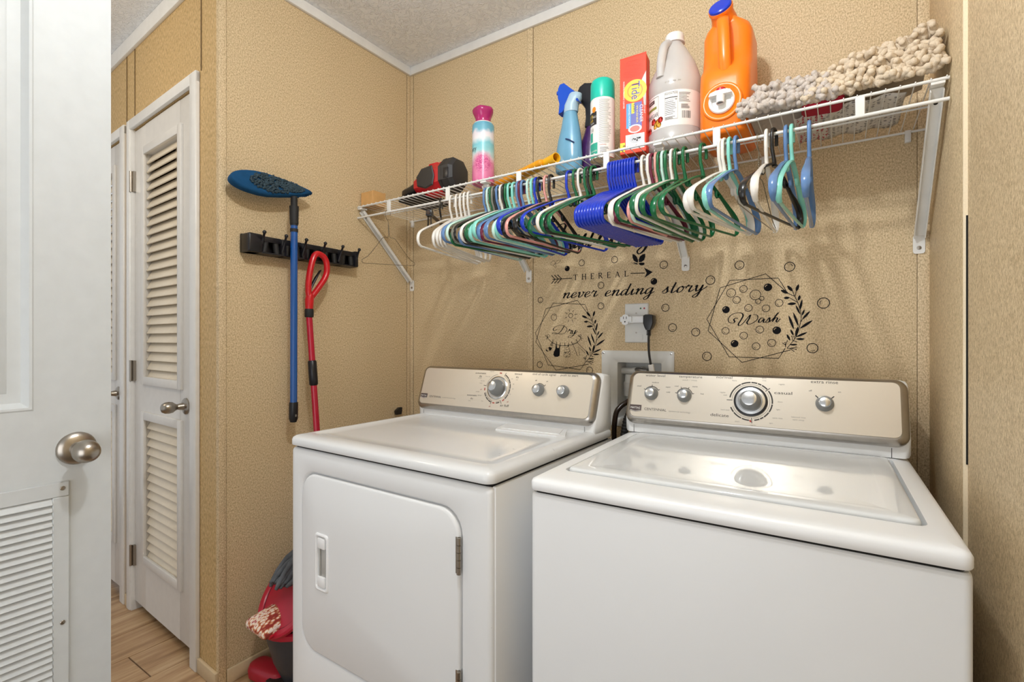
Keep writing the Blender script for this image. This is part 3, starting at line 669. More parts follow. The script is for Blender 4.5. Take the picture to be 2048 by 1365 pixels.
def wire_hanger(x, yw, label, dz=0, roll=0):
    t = thing('wire_hanger', label, 'hanger', (x, SY, RZ), yw, 'hangers on the shelf rod'); r = .0012
    p = [(.020, -.012), (.022, .0)]+[(.019*cos(q*pi/6)+.001, -.012+.0165*sin(q*pi/6)+.003) for q in range(1, 6)]+[(-.018, -.010), (-.012, -.030), (0, -.040), (0, -.095)]
    p = [(u, w_+.0007) for u, w_ in p]
    g = G(); g.ptube(smooth(p, 4), (r, r), 6)
    for i in (0, 1):
        g.tube([(.0018*cos(q*.9+i*pi), .0018*sin(q*.9+i*pi), -.052-q*.0018) for q in range(26)], .0010, 5)
    t.rotation_euler = (roll, 0, yw)
    obj('hook', g, WIRES, t, ang=60)
    half = [(0, -.095), (.012, -.104), (.035, -.104), (.055, -.112), (.10, -.145), (.16, -.186), (.198, -.200), (.203, -.208), (.195, -.2145)]
    f = [(-u, w_) for u, w_ in reversed(half[1:])]+half
    g = G(); g.ptube(smooth(f, 3)+[(0, -.2155)], (r, r), 6, closed=True); obj('wire_frame', g, WIRES, t, ang=60)
wire_hanger(.1891, .2705, 'bare wire hanger at the left end of the rod, against the broom rack wall', 0, radians(6.5))
wire_hanger(1.5729, -.096, 'bare wire hanger among the plastic ones under the left mop pad')
# clip hanger
t = thing('clip_hanger', 'dark trouser hanger with spring clips, left of the white hangers', 'hanger', (.4811, SY, RZ), .46, 'hangers on the shelf rod')
g = G(); g.ptube([(.0165, -.026), (.0165, -.0078)]+[(.0165*cos(q*pi/8), -.0078+.0165*sin(q*pi/8)) for q in range(1, 8)]+[(-.0165, -.0078), (-.015, -.04), (-.006, -.055), (0, -.062), (0, -.082)], (.0038, .0038), 8); obj('hook', g, HM['black'], t)
g = G(); g.cyl((0, -.17, -.085), (0, .17, -.085), .0065, n=12); obj('clip_rail', g, M('dark_wood_rail', '3a2a1c', .4), t)
for s in (-1, 1):
    g = G()
    for q in (-1, 1): g.loft([[(q*.004+q*.006*abs(z)*1.0, s*.15+yy, zz) for yy, zz in ((-.011, z0), (.011, z0), (.011, z0-.001), (-.011, z0-.001))] for z, z0 in ((1, -.062), (.2, -.085), (.1, -.105), (.3, -.132))])
    g.box((-.011, s*.15-.013, -.095), (.011, s*.15+.013, -.074), .003); obj('spring_clip', g, BLACK, t)
# ------------------------------------------------------------------ things on the shelf
ST = SZ+.0059
def rects(g, items, m, z):      # printed rectangles (x0, y0, x1, y1)
    for x0, y0, x1, y1 in items: g.bm.faces.new([g.bm.verts.new(m @ Vector(p)) for p in ((x0, y0, z), (x1, y0, z), (x1, y1, z), (x0, y1, z))])
def wrect(g, R, a0, a1, z0, z1, n=8):   # rectangle printed on a cylinder, angle 0 faces -Y, positive towards +X
    g.loft([[(R*sin(a0+(a1-a0)*i/n), -R*cos(a0+(a1-a0)*i/n), z) for i in range(n+1)] for z in (z0, z1)], closed=False)
def wtext(g, s, R, ang, z, h, width=None, rot=0):
    m = Matrix.Rotation(ang, 4, 'Z') @ Matrix(((1, 0, 0, 0), (0, 0, -1, 0), (0, 1, 0, z), (0, 0, 0, 1)))
    text(g, s, m, h, width, wrap=R)
def fine_lines(g, R, a0, a1, z0, z1, k, rnd):
    for i in range(k):
        z = z1-(z1-z0)*(i+.5)/k; e = a1-(a1-a0)*rnd.uniform(0, .35)
        wrect(g, R, a0, e, z-.0007, z+.0007, 5)
rnd = random.Random(11)

# wooden box
PINE = M('pale_pine', 'd3a468', .55, var=.18, scale=40, bump=.1)
t = thing('wooden_box', 'small pale wooden box at the left end of the shelf', 'box', (.043, -.266, ST))
for nm, a, b in (('front_board', (-.036, -.038, 0), (.036, -.032, .060)), ('back_board', (-.036, .032, 0), (.036, .038, .066)), ('side_board', (-.036, -.032, 0), (-.031, .032, .063)), ('side_board', (.031, -.032, 0), (.036, .032, .063)), ('bottom_board', (-.031, -.032, 0), (.031, .032, .005))):
    g = G(); g.box(a, b, .0012, 1); obj(nm, g, PINE, t)

# black flat case and cordless tool
t = thing('flat_case', 'flat black case lying under the red power tool', 'case', (.265, -.185, ST))
g = G(); g.layers(rrf(-.07, -.085, .07, .085, .012), [(.003, 0), (0, .003), (0, .018), (.003, .021)]); obj('case_shell', g, RUBBER, t)
g = G(); g.box((-.02, -.0865, .007), (.02, -.083, .015), .001); obj('latch', g, BLACK, t)
RED = M('tool_red', 'c21420', .38); TBLK = M('tool_black_rubber', '2c2a2a', .5)
t = thing('power_tool', 'red and black cordless power tool lying on the shelf, left of spray bottle', 'tool', (.395, -.225, ST+.070), 0)
def octo(x, ry, rz, cz=0, ch=.42, cy=0): return [(x, cy+ry*p, cz+rz*q) for p, q in ((-1, -ch), (-1, ch), (-ch, 1), (ch, 1), (1, ch), (1, -ch), (ch, -1), (-ch, -1))]
g = G(); g.loft([octo(-.118, .022, .020, -.014), octo(-.112, .038, .034, -.012), octo(-.085, .046, .046, -.010), octo(-.03, .052, .060, -.004), octo(.035, .054, .062, .002)]); body = obj('housing', g, RED, t, ang=25)
g = G(); g.loft([octo(.034, .050, .056, .004), octo(.038, .058, .065, .004), octo(.088, .058, .064, .004), octo(.104, .048, .054, .004), octo(.108, .036, .042, .004)]); bt = obj('battery_pack', g, TBLK, t, ang=25)
g = G(); g.loft([octo(.050, .0592, .066, .004), octo(.054, .0592, .066, .004)], c0=False, c1=False); g.box((.066, -.0595, -.020), (.092, -.0575, .020), .001); obj('battery_rib', g, BLACK, bt)
g = G(); g.loft([[(-.082, -.0475, -.026), (-.088, -.0475, .012), (-.055, -.053, .040), (.005, -.0555, .044), (.018, -.056, .0), (.010, -.056, -.036), (-.03, -.053, -.044)], [(-.079, -.0525, -.022), (-.084, -.0515, .011), (-.054, -.0565, .035), (.002, -.059, .038), (.014, -.0595, .0), (.006, -.059, -.031), (-.03, -.0575, -.039)]]); obj('side_grip', g, TBLK, body, ang=30)
g = G(); g.box((-.05, -.018, .050), (.0, .018, .070), .006); obj('top_switch', g, RED, body)
g = G(); g.loft([octo(-.205, .014, .012, -.030), octo(-.195, .022, .020, -.028), octo(-.16, .024, .022, -.024), octo(-.115, .030, .028, -.014)]); obj('nose_grip', g, BLACK, t, ang=50)
# clear plastic bag behind
CLEAR = M('clear_plastic', 'e8e6e0', .12, trans=.85, bump=.6, bscale=40)
g = G(); rn = random.Random(5)
g.loft([[(.10*(-.5+i/5)+rn.uniform(-.006, .006), rr_*cos(j*2*pi/10)*.045, .030+rr_*sin(j*2*pi/10)*.03+rn.uniform(-.006, .006)) for j in range(10)] for i, rr_ in enumerate((.25, .7, 1, .95, .8, .4))])
o = obj('plastic_bag', g, CLEAR, loc=(.235, -.085, ST+.004)); tag(o, 'crumpled clear plastic bag behind the nose of the power tool', 'bag')

# scent bead bottle
def bottle_mat():
    m = bpy.data.materials.new('floral_sleeve'); m.use_nodes = True; n, l = nodes(m); b = n['Principled BSDF']; b.inputs['Roughness'].default_value = .3
    tc = n.new('ShaderNodeTexCoord'); sp = n.new('ShaderNodeSeparateXYZ'); l.new(tc.outputs['Object'], sp.inputs[0])
    no = n.new('ShaderNodeTexNoise'); no.inputs['Scale'].default_value = 26; no.inputs['Detail'].default_value = 2; l.new(tc.outputs['Object'], no.inputs['Vector'])
    a = n.new('ShaderNodeMath'); a.operation = 'MULTIPLY_ADD'; a.inputs[1].default_value = .05; l.new(no.outputs['Fac'], a.inputs[0]); l.new(sp.outputs['Z'], a.inputs[2])
    mr = n.new('ShaderNodeMapRange'); mr.inputs[1].default_value = .02; mr.inputs[2].default_value = .27; l.new(a.outputs[0], mr.inputs[0])
    r = ramp(n, [(0, 'd65c93'), (.30, 'e793b4'), (.40, 'f0e2e4'), (.50, '9fd5d8'), (.60, '7cc6d2'), (.68, 'ece8ea'), (.76, 'e8dfe6'), (.82, '6fb2c6'), (1, '5a9ab5')]); l.new(mr.outputs[0], r.inputs[0])
    # rose
    mp = n.new('ShaderNodeMapping'); mp.inputs['Location'].default_value = (-.018, .03, -.075); l.new(tc.outputs['Object'], mp.inputs[0])
    ln = n.new('ShaderNodeVectorMath'); ln.operation = 'LENGTH'; l.new(mp.outputs[0], ln.inputs[0])
    wv = n.new('ShaderNodeTexWave'); wv.wave_type = 'RINGS'; wv.rings_direction = 'SPHERICAL'; wv.inputs['Scale'].default_value = 26; wv.inputs['Distortion'].default_value = 14; wv.inputs['Detail Scale'].default_value = 3; l.new(mp.outputs[0], wv.inputs['Vector'])
    rc = ramp(n, [(.2, 'c2417f'), (.7, 'e07aa6')]); l.new(wv.outputs['Color'], rc.inputs[0])
    st = ramp(n, [(.0, (1, 1, 1)), (.5, (1, 1, 1)), (1, (0, 0, 0))]); mr2 = n.new('ShaderNodeMath'); mr2.operation = 'MULTIPLY'; mr2.inputs[1].default_value = 22; l.new(ln.outputs['Value'], mr2.inputs[0]); l.new(mr2.outputs[0], st.inputs[0])
    mx = n.new('ShaderNodeMixRGB'); l.new(st.outputs[0], mx.inputs[0]); l.new(r.outputs[0], mx.inputs[1]); l.new(rc.outputs[0], mx.inputs[2]); l.new(mx.outputs[0], b.inputs['Base Color'])
    return m
t = thing('scent_bead_bottle', 'slim floral bottle with a pink cap, standing right of the red power tool', 'bottle', (.632, -.252, ST))
g = G(); R = .0415; g.lathe([(R-.004, 0), (R, .004), (R, .215), (R-.001, .222), (R-.005, .227), (.03, .2285)], 40); body = obj('sleeve_body', g, bottle_mat(), t)
g = G(); g.lathe([(R-.006, .227), (R-.007, .2305), (.024, .2305)], 36); obj('white_collar', g, LABELW, body)
g = G(); rings = []
for z, r_ in ((.2295, .0285), (.236, .0275), (.248, .029), (.260, .034), (.270, .0385), (.279, .0395), (.285, .036), (.288, .024), (.288, .004)):
    rings.append([(r_*(1+.05*max(0, (z-.25)/.04)*cos(5*2*pi*j/40))*cos(2*pi*j/40), r_*(1+.05*max(0, (z-.25)/.04)*cos(5*2*pi*j/40))*sin(2*pi*j/40), z) for j in range(40)])
g.loft(rings); obj('scoop_cap', g, M('translucent_pink', 'c8307e', .12, trans=.35), t)
g = G(); wtext(g, 'Downy', R+.0003, -.62, .118, .020, .050); obj('lettering', g, PRINT, body, ang=None, fix=False, kind='stuff')

# yellow tubes
YEL = M('yellow_plastic', 'f0b41c', .3)
t = thing('yellow_pole_handle', 'orange yellow capped handle lying on the shelf, left one of two', 'handle', (.845, -.276, ST+.0135))
a, b = Vector((-.30, .128, 0)), Vector((.075, -.032, 0)); dv = (b-a).normalized()
g = G(); g.tube([a, a+dv*.02, b-dv*.012, b-dv*.004, b], [.0125, .0132, .0132, .0115, .006], 18); hb = obj('tube', g, M('orange_yellow_plastic', 'e39a16', .35), t)
g = G(); g.cyl(b-dv*.030, b-dv*.027, .0139, n=18); obj('end_collar', g, YEL, hb)
t = thing('yellow_tube', 'bright yellow hollow tube with its open end toward the blue spray bottle', 'tube', (.905, -.279, ST+.0165))
a, b = Vector((-.28, .140, -.002)), Vector((.072, -.036, 0)); dv = (b-a).normalized(); mm = axis_frame(a, dv); L = (b-a).length
g = G(); g.lathe([(.012, 0), (.0125, L*.55), (.016, L*.75), (.016, L), (.0135, L), (.0130, L-.03), (.001, L-.03)], 22, mm); tb = obj('tube_wall', g, YEL, t)
g = G(); g.lathe([(.0125, L-.029), (.001, L-.0285)], 18, mm, c0=False); obj('dark_bore', g, DARKGAP, tb)

# blue spray bottle
t = thing('blue_spray_bottle', 'translucent light blue spray bottle with a blue trigger', 'spray bottle', (.966, -.205, ST))
BLU = M('light_blue_plastic', '7db9da', .2, trans=.25); BLUD = M('trigger_blue', '0d4cc0', .3)
def oval(cx, rx, ry, z, n=24): return [(cx+rx*cos(2*pi*j/n), ry*sin(2*pi*j/n), z) for j in range(n)]
g = G(); g.loft([oval(0, .044, .028, 0), oval(0, .049, .031, .006), oval(.0, .050, .032, .05), oval(.003, .043, .030, .11), oval(.006, .034, .026, .15), oval(.006, .027, .023, .185), oval(.006, .024, .021, .205)]); body = obj('bottle_body', g, BLU, t, ang=60)
g = G(); g.loft([oval(.008, .0255, .0225, .204), oval(.010, .026, .023, .228), oval(.020, .028, .022, .245), oval(.024, .024, .020, .262), oval(.018, .012, .012, .272)]); obj('frosted_collar', g, M('frosted_blue_collar', 'a9c4d6', .35), body, ang=60)
g = G(); pr_ = [(-.034, .205), (-.030, .240), (-.037, .262), (-.036, .292), (-.028, .305), (-.012, .306), (.006, .290), (.030, .268), (.040, .246), (.042, .232), (.030, .242), (.012, .240), (-.006, .226), (-.018, .208)]
g.loft([[(x, y, z) for x, z in [((p-0)*k_, q) for p, q in pr_]] for y, k_ in ((-.016, .93), (-.012, 1), (.012, 1), (.016, .93))]); obj('trigger_head', g, BLUD, t, ang=40)
g = G(); g.cyl((-.036, 0, .284), (-.044, 0, .286), .008, .007, 14); obj('nozzle', g, BLUD, t)
g = G(); g.tube([(.004, -.0325, .105), (.016, -.0330, .100), (.034, -.0265, .088)], .0022, 6); obj('label_swoosh', g, M('navy_print', '1c2f63', .4), body)

# purple bottle
t = thing('purple_spray_bottle', 'dark purple bottle with black trigger half hidden behind the teal capped can', 'spray bottle', (1.006, -.150, ST))
PUR = M('translucent_purple', '4b2a62', .12, trans=.2, var=.5, scale=60)
g = G(); g.loft([oval(0, .052, .030, 0), oval(0, .056, .033, .006), oval(.002, .053, .032, .04), oval(.010, .042, .028, .09), oval(.020, .030, .024, .13), oval(.024, .022, .020, .165)]); obj('bottle_body', g, PUR, t, ang=60)
g = G(); pr_ = [(.002, .16), (.006, .19), (.004, .225), (-.010, .245), (-.026, .262), (-.030, .285), (-.020, .304), (.0, .312), (.03, .305), (.052, .285), (.056, .25), (.050, .20), (.048, .16)]
g.loft([[(p*k_+.03*(1-k_), y, q) for p, q in pr_] for y, k_ in ((-.021, .9), (-.015, 1), (.015, 1), (.021, .9))]); obj('trigger_head', g, M('black_trigger', '16171d', .35), t, ang=40)

# aerosol can
R = .039
t = thing('aerosol_can', 'white aerosol can with a teal cap, left of the orange box', 'can', (1.106, -.24, ST))
g = G(); g.lathe([(R-.002, 0), (R, .002), (R, .190), (R-.001, .194), (R-.003, .195)], 40); body = obj('can_body', g, LABELW, t)
TEAL = M('teal_plastic', '14bda6', .3); TEALP = M('teal_print', '2aa78f', .4)
g = G(); g.lathe([(R-.0005, .194), (R, .196), (R-.0005, .246), (R-.004, .256), (R-.010, .2605), (.002, .262)], 40); obj('cap', g, TEAL, t)
g = G(); wrect(g, R+.0002, -1.2, -.02, .003, .050); wrect(g, R+.0002, -.9, -.50, .055, .085); obj('teal_panel', g, TEALP, body, fix=False)
g = G(); wrect(g, R+.0003, -1.3, -.10, .108, .150); obj('black_panel', g, M('black_print', '201f22', .4), body, fix=False)
g = G(); wtext(g, 'Early', R+.0005, -.80, .134, .011, .026); wtext(g, 'Fresh', R+.0005, -.80, .120, .011, .026); obj('yellow_lettering', g, M('yellow_print', 'd8b43a', .5), body, ang=None, fix=False, kind='stuff')
g = G(); wtext(g, 'KILLS', R+.0005, -.32, .131, .006, .014); wtext(g, 'BATH', R+.0005, -.55, .112, .005, .014); wtext(g, 'CLEANER', R+.0005, -.45, .022, .005, .030); obj('white_lettering', g, LABELW, body, ang=None, fix=False, kind='stuff')
g = G(); g.loft([[((R+.0006)*sin(-.36+.20*k_*cos(q*2*pi/18)), -(R+.0006)*cos(-.36+.20*k_*cos(q*2*pi/18)), .157+.009*k_*sin(q*2*pi/18)) for q in range(18)] for k_ in (1, .45)]); obj('orange_fruit', g, M('orange_print', 'e08a1e', .45), body, fix=False)
g = G(); fine_lines(g, R+.0003, .12, 1.15, .046, .186, 34, rnd); wrect(g, R+.0003, .05, .058, .003, .192, 1); wtext(g, '18', R+.0004, -.62, .088, .011, .013); obj('fine_print', g, PRINTG, body, ang=None, fix=False, kind='stuff')
g = G(); wtext(g, 'WARNING', R+.0004, .42, .038, .005, .022); obj('red_lettering', g, PRINTR, body, ang=None, fix=False, kind='stuff')
g = G(); fine_lines(g, R+.0003, .18, 1.0, .012, .034, 5, rnd); obj('small_print', g, PRINT, body, ang=None, fix=False, kind='stuff')
g = G(); g.lathe([(R-.0015, -.0005), (R+.001, .0005), (R+.001, .003), (R-.0002, .004)], 40); obj('bottom_rim', g, CHROME, t)

# washer cleaner box
ORG = M('orange_red_card', 'ec3a08', .5, var=.03)
bw, bd, bh = .0815, .050, .300
t = thing('cleaner_box', 'tall orange red carton with a yellow ring emblem, left of the vinegar jug', 'box', (1.1735, -.2615, ST), radians(6))
g = G(); g.box((0, 0, 0), (bw, bd, bh), .0012, 1); body = obj('carton', g, ORG, t)
g = G(); g.loft([[(0, -.0002, bh-.001), (bw, -.0002, bh-.001), (bw, .0010, bh-.001), (0, .0010, bh-.001)], [(0, .000, bh+.0), (bw, .000, bh+.004), (bw, .0012, bh+.004), (0, .0012, bh+.0)]]); obj('open_flap', g, ORG, body)
F = frame((0, -.0002, 0), (1, 0, 0), (0, 0, 1), (0, -1, 0)); TY = .196
def disc(g, cx, cy, r0, r1, z, n=32, sx=1, sy=1): g.loft([[(cx+sx*r0*cos(2*pi*j/n), cy+sy*r0*sin(2*pi*j/n), z) for j in range(n)], [(cx+sx*r1*cos(2*pi*j/n), cy+sy*r1*sin(2*pi*j/n), z) for j in range(n)]], c0=False, c1=r1 < .0003, m=F)
g = G(); disc(g, .047, .192, .036, .024, .0004, sy=.95); disc(g, .047, .192, .0205, .0002, .0004); obj('yellow_rings', g, M('yellow_ring_print', 'f6c52a', .4), body, fix=False)
g = G(); disc(g, .047, .192, .0245, .0200, .0003); obj('orange_ring', g, M('orange_ring_print', 'f08a1c', .4), body, fix=False)
def vtext(g, s, x, y, h, width, z): text(g, s, F @ Matrix.Translation((x, y, z)) @ Matrix.Rotation(-pi/2, 4, 'Z'), h, width)
BLUP = M('blue_print', '26358c', .45); g = G(); vtext(g, 'Tide', .0370, .192, .025, .054, .0008); obj('blue_lettering', g, BLUP, body, ang=None, fix=False, kind='stuff')
g = G(); vtext(g, 'Tide', .0378, .1915, .025, .055, .0006); rects(g, [(.018, .012, .076, .058)], F, .0003); vtext(g, 'WASHING MACHINE CLEANER', .010, .185, .005, .085, .0005); vtext(g, 'CLEANER', .062, .118, .010, .054, .0007); vtext(g, 'NETTOYANT', .0745, .135, .004, .040, .0005)
g.loft([[(x, y, .0002) for x, y in [(.068, .222), (bw-.0005, .246), (bw-.0005, .14), (.074, .14)]], [(x, y, .0003) for x, y in [(.068, .222), (bw-.0005, .246), (bw-.0005, .14), (.074, .14)]]], m=F); obj('white_print', g, LABELW, body, ang=None, fix=False, kind='stuff')
g = G(); rects(g, [(.020, .078, .034, .155)], F, .0004); obj('light_blue_panel', g, M('sky_blue_print', '4f9fdc', .45), body, fix=False)
g = G(); rects(g, [(.034, .070, .068, .155)], F, .0003); obj('violet_panel', g, M('violet_print', '6467b0', .45), body, fix=False)
g = G(); rects(g, [(.036, .122, .045, .155), (.0005, .008, .016, .036)], F, .0005); vtext(g, 'WASHER', .051, .118, .006, .055, .0007); obj('yellow_panel', g, M('yellow_label_print', 'f0dc3a', .45), body, ang=None, fix=False, kind='stuff')
g = G(); vtext(g, 'OXI', .0405, .139, .008, .022, .0008); vtext(g, '4', .0085, .026, .010, None, .0008); text(g, 'pouches', F @ Matrix.Translation((.0085, .014, .0008)) @ Matrix.Rotation(-pi/2, 4, 'Z'), .003, .012); obj('black_lettering', g, PRINT, body, ang=None, fix=False, kind='stuff')
g = G(); vtext(g, 'IMPROVED FORMULA', .027, .117, .005, .070, .0007); disc(g, .047, .074, .021, .015, .0007, sx=1, sy=.62); obj('washer_lid_ring', g, LABELW, body, ang=None, fix=False, kind='stuff')
g = G(); disc(g, .047, .074, .0140, .0002, .0007, sx=1, sy=.62); obj('washer_lid_center', g, M('salmon_print', 'e0786a', .45), body, fix=False)
g = G(); disc(g, .048, .044, .019, .0002, .0006, sy=.78); obj('drum_opening', g, M('drum_grey', 'c9ccd0', .4), body, fix=False)
g = G(); rn = random.Random(4)
for q in range(14):
    a = rn.uniform(pi, 2*pi); r_ = rn.uniform(.006, .017); disc(g, .048+r_*cos(a), .046+.7*r_*sin(a), rn.uniform(.001, .003), .0001, .0009, 8)
obj('drum_spots', g, PRINT, body, ang=None, fix=False, kind='stuff')
g = G()
for i in range(12): rects(g, [(.010+rn.uniform(0, .01), .236+i*.0045, bw-.010-rn.uniform(0, .02), .2371+i*.0045)], F, .0003)
obj('embossed_print', g, M('dull_red_print', 'b23a1c', .5), body, ang=None, fix=False, kind='stuff')
g = G(); rects(g, [(.018, .012, .06, .04)], Matrix(((1, 0, 0, 0), (0, 1, 0, 0), (0, 0, -1, -.0002), (0, 0, 0, 1))), 0); obj('bottom_print', g, M('maroon_print', '8e2a1c', .5), body, fix=False)

# vinegar jug
JUG = M('milky_translucent_plastic', 'f0eeec', .25, trans=.45, var=.03)
R = .0815
t = thing('vinegar_jug', 'large clear plastic vinegar jug with white cap and printed label', 'jug', (1.318, -.172, ST), .0)
def circ_ring(cx, cy, rx, ry, z, n=36): return [(cx+rx*cos(2*pi*j/n), cy+ry*sin(2*pi*j/n), z) for j in range(n)]
g = G(); g.loft([circ_ring(cx, 0, a, b, z) for cx, a, b, z in ((0, .070, .070, 0), (0, .079, .079, .006), (0, R, R, .016), (0, R, R, .054), (0, .079, .079, .058), (0, .079, .079, .168), (0, R, R, .172), (0, R, R, .200), (0, .080, .080, .212), (.002, .071, .071, .240), (.005, .056, .054, .275), (.003, .036, .036, .315), (0, .026, .026, .338), (0, .023, .023, .352))]); body = obj('jug_body', g, JUG, t, ang=60)
g = G(); g.lathe([(.0275, .348), (.0285, .351), (.0285, .366), (.026, .371), (.002, .372)], 30); g.lathe([(.0305, .343), (.0305, .348), (.024, .349)], 30); obj('cap', g, LABELW, t)
g = G(); g.tube(smooth([(-.010, -.018, .340), (-.020, -.040, .326), (-.023, -.056, .29), (-.023, -.068, .25), (-.022, -.070, .215)], 4), [.013]*16+[.014], 14); obj('handle', g, JUG, t, ang=60)
g = G(); g.lathe([(.0793, .060), (.0795, .061), (.0795, .165), (.0793, .166)], 48, c0=False, c1=False); lb = obj('label', g, LABELW, body)
RL = .0798
g = G(); wtext(g, 'VINEGAR', RL, -.70, .100, .0125, .052); wtext(g, 'Nutrition Facts', RL, .135, .154, .0058, .036)
wrect(g, RL, -.09, .36, .143, .1455); wrect(g, RL, -.08, .35, .1375, .1382)
fine_lines(g, RL, -.08, .33, .092, .135, 8, rnd); fine_lines(g, RL, -.08, .33, .080, .088, 3, rnd); fine_lines(g, RL, .42, .86, .128, .158, 7, rnd); fine_lines(g, RL, .50, .84, .108, .122, 5, rnd); wtext(g, '0', RL, .32, .134, .006)
for q in range(16): wrect(g, RL, .53+q*.021, .53+q*.021+rnd.choice((.006, .010, .014)), .080, .102, 1)
for a0, a1, z0, z1 in ((-.095, -.089, .079, .160), (.365, .371, .079, .160), (-.095, .371, .0787, .0795), (-.095, .371, .1597, .1605), (-.365, -.355, .090, .160), (-1.2, -.36, .1595, .1607)): wrect(g, RL, a0, a1, z0, z1)
obj('lettering', g, PRINT, lb, ang=None, fix=False, kind='stuff')
g = G(); wrect(g, RL, -.95, -.56, .143, .154); obj('brown_badge', g, M('dark_brown_print', '3a1f22', .45), lb, fix=False)
g = G(); wtext(g, 'natural', RL+.0004, -.75, .146, .006, .020); obj('badge_lettering', g, LABELW, lb, ang=None, fix=False, kind='stuff')
g = G(); wrect(g, RL, -1.0, -.45, .124, .132); wrect(g, RL, -.60, -.40, .070, .080); obj('green_print', g, M('olive_print', '8f9a4c', .5), lb, fix=False, kind='stuff')
g = G(); gy = G()
def wblob(gx, a, z, r_, dR): gx.loft([[((RL+dR)*sin(a+r_/RL*q*cos(u*2*pi/14)), -(RL+dR)*cos(a+r_/RL*q*cos(u*2*pi/14)), z+r_*q*sin(u*2*pi/14)) for u in range(14)] for q in (1, .02)])
for a, z, r_ in ((-.62, .088, .010), (-.28, .086, .009), (-.88, .064, .012)): wblob(g, a, z, r_, .0003)
wblob(gy, -.52, .070, .007, .0003)
obj('red_fruit', g, M('fruit_red_print', 'c6281e', .45), lb, ang=None, fix=False, kind='stuff')
for a, z, r_ in ((-.40, .079, .012), (-.34, .072, .008)): wblob(gy, a, z, r_, .0002)
obj('yellow_fruit', gy, M('fruit_yellow_print', 'e9b23c', .45), lb, ang=None, fix=False, kind='stuff')
g = G(); wtext(g, '0121298  30', R+.0003, .20, .190, .0045, .046); obj('date_stamp', g, PRINTG, body, ang=None, fix=False, kind='stuff')

# orange detergent jug
OR = M('orange_detergent_plastic', 'fb7f10', .28, var=.02)
t = thing('detergent_jug', 'tall orange detergent jug with blue cap and white tap, tallest thing on shelf', 'jug', (1.475, -.165, ST))
def rring(x0, y0, x1, y1, r, z): return [(x, y, z) for x, y in rr(x0, y0, x1, y1, r, 6)]
hw = .067
g = G(); g.loft([rring(-hw+.006, -.092, hw-.006, .10, .03, 0), rring(-hw, -.097, hw, .105, .034, .008), rring(-hw, -.098, hw, .105, .034, .15), rring(-hw, -.092, hw, .105, .034, .185), rring(-hw, -.060, hw, .105, .034, .215), rring(-hw+.001, -.052, hw-.001, .105, .034, .265), rring(-hw+.001, -.050, hw-.001, .103, .034, .312), rring(-hw+.008, -.049, hw-.008, .098, .036, .332), rring(-.050, -.050, .048, .08, .036, .341), rring(-.040, -.055, .036, .05, .034, .347), rring(-.036, -.056, .030, .03, .030, .350)])
body = obj('jug_body', g, OR, t, ang=60)
nk = axis_frame((-.008, -.030, .352), (-.10, -.80, .50))
g = G(); g.lathe([(.036, -.045), (.035, .0), (.031, .018), (.031, .032), (.0335, .033), (.0335, .040)], 28, nk); obj('neck', g, OR, body, ang=50)
g = G(); g.lathe([(.0310, .036), (.0312, .046), (.028, .049), (.002, .0495)], 30, nk); obj('cap', g, M('cap_blue', '1238c4', .3), t)
hp = smooth([(-.006, -.060, .345), (-.003, -.082, .325), (.0, -.090, .29), (.002, -.092, .25), (.003, -.090, .21), (.004, -.082, .178)], 4)
g = G(); g.loft([[(x+.0165*cos(2*pi*j/14), y+.012*sin(2*pi*j/14), z) for j in range(14)] for x, y, z in hp]); obj('handle', g, OR, body, ang=60)
sp = frame((-.002, -.098, .088), (1, 0, 0), (0, 0, 1), (0, -1, 0))
g = G(); g.lathe([(.054, -.004), (.053, .003), (.050, .005), (.044, .004), (.042, .002), (.002, .002)], 40, sp); obj('tap_recess_ring', g, OR, body, ang=50)
WP = M('white_tap_plastic', 'f0f0ee', .3)
g = G(); g.lathe([(.0345, .001), (.0345, .007), (.032, .010), (.026, .010), (.024, .006), (.002, .006)], 36, sp); tap = obj('tap_disc', g, WP, t)
g = G(); g.prism([(-.030, .010), (.030, .010), (.026, .018), (.012, .022), (-.012, .022), (-.026, .018)], .006, .028, sp); obj('tap_shield', g, WP, tap)
g = G(); q0 = sp @ Vector((0, .012, .018)); q1 = sp @ Vector((0, -.014, .024)); g.cyl(q0, q1, .0115, .0105, 18); obj('tap_spout', g, WP, tap)
g = G(); q2 = sp @ Vector((0, -.0141, .024)); g.cyl(q1, q2, .0078, .0078, 16); obj('spout_bore', g, M('spout_shadow_grey', '55606a', .6), tap)
g = G(); g.lathe([(.013, 0), (.013, .008), (.010, .011), (.001, .0115)], 20, frame(sp @ Vector((0, .021, .013)), (1, 0, 0), (0, 1, 0), (0, 0, 1))); obj('tap_button', g, M('button_red', 'c01a2a', .35), tap)

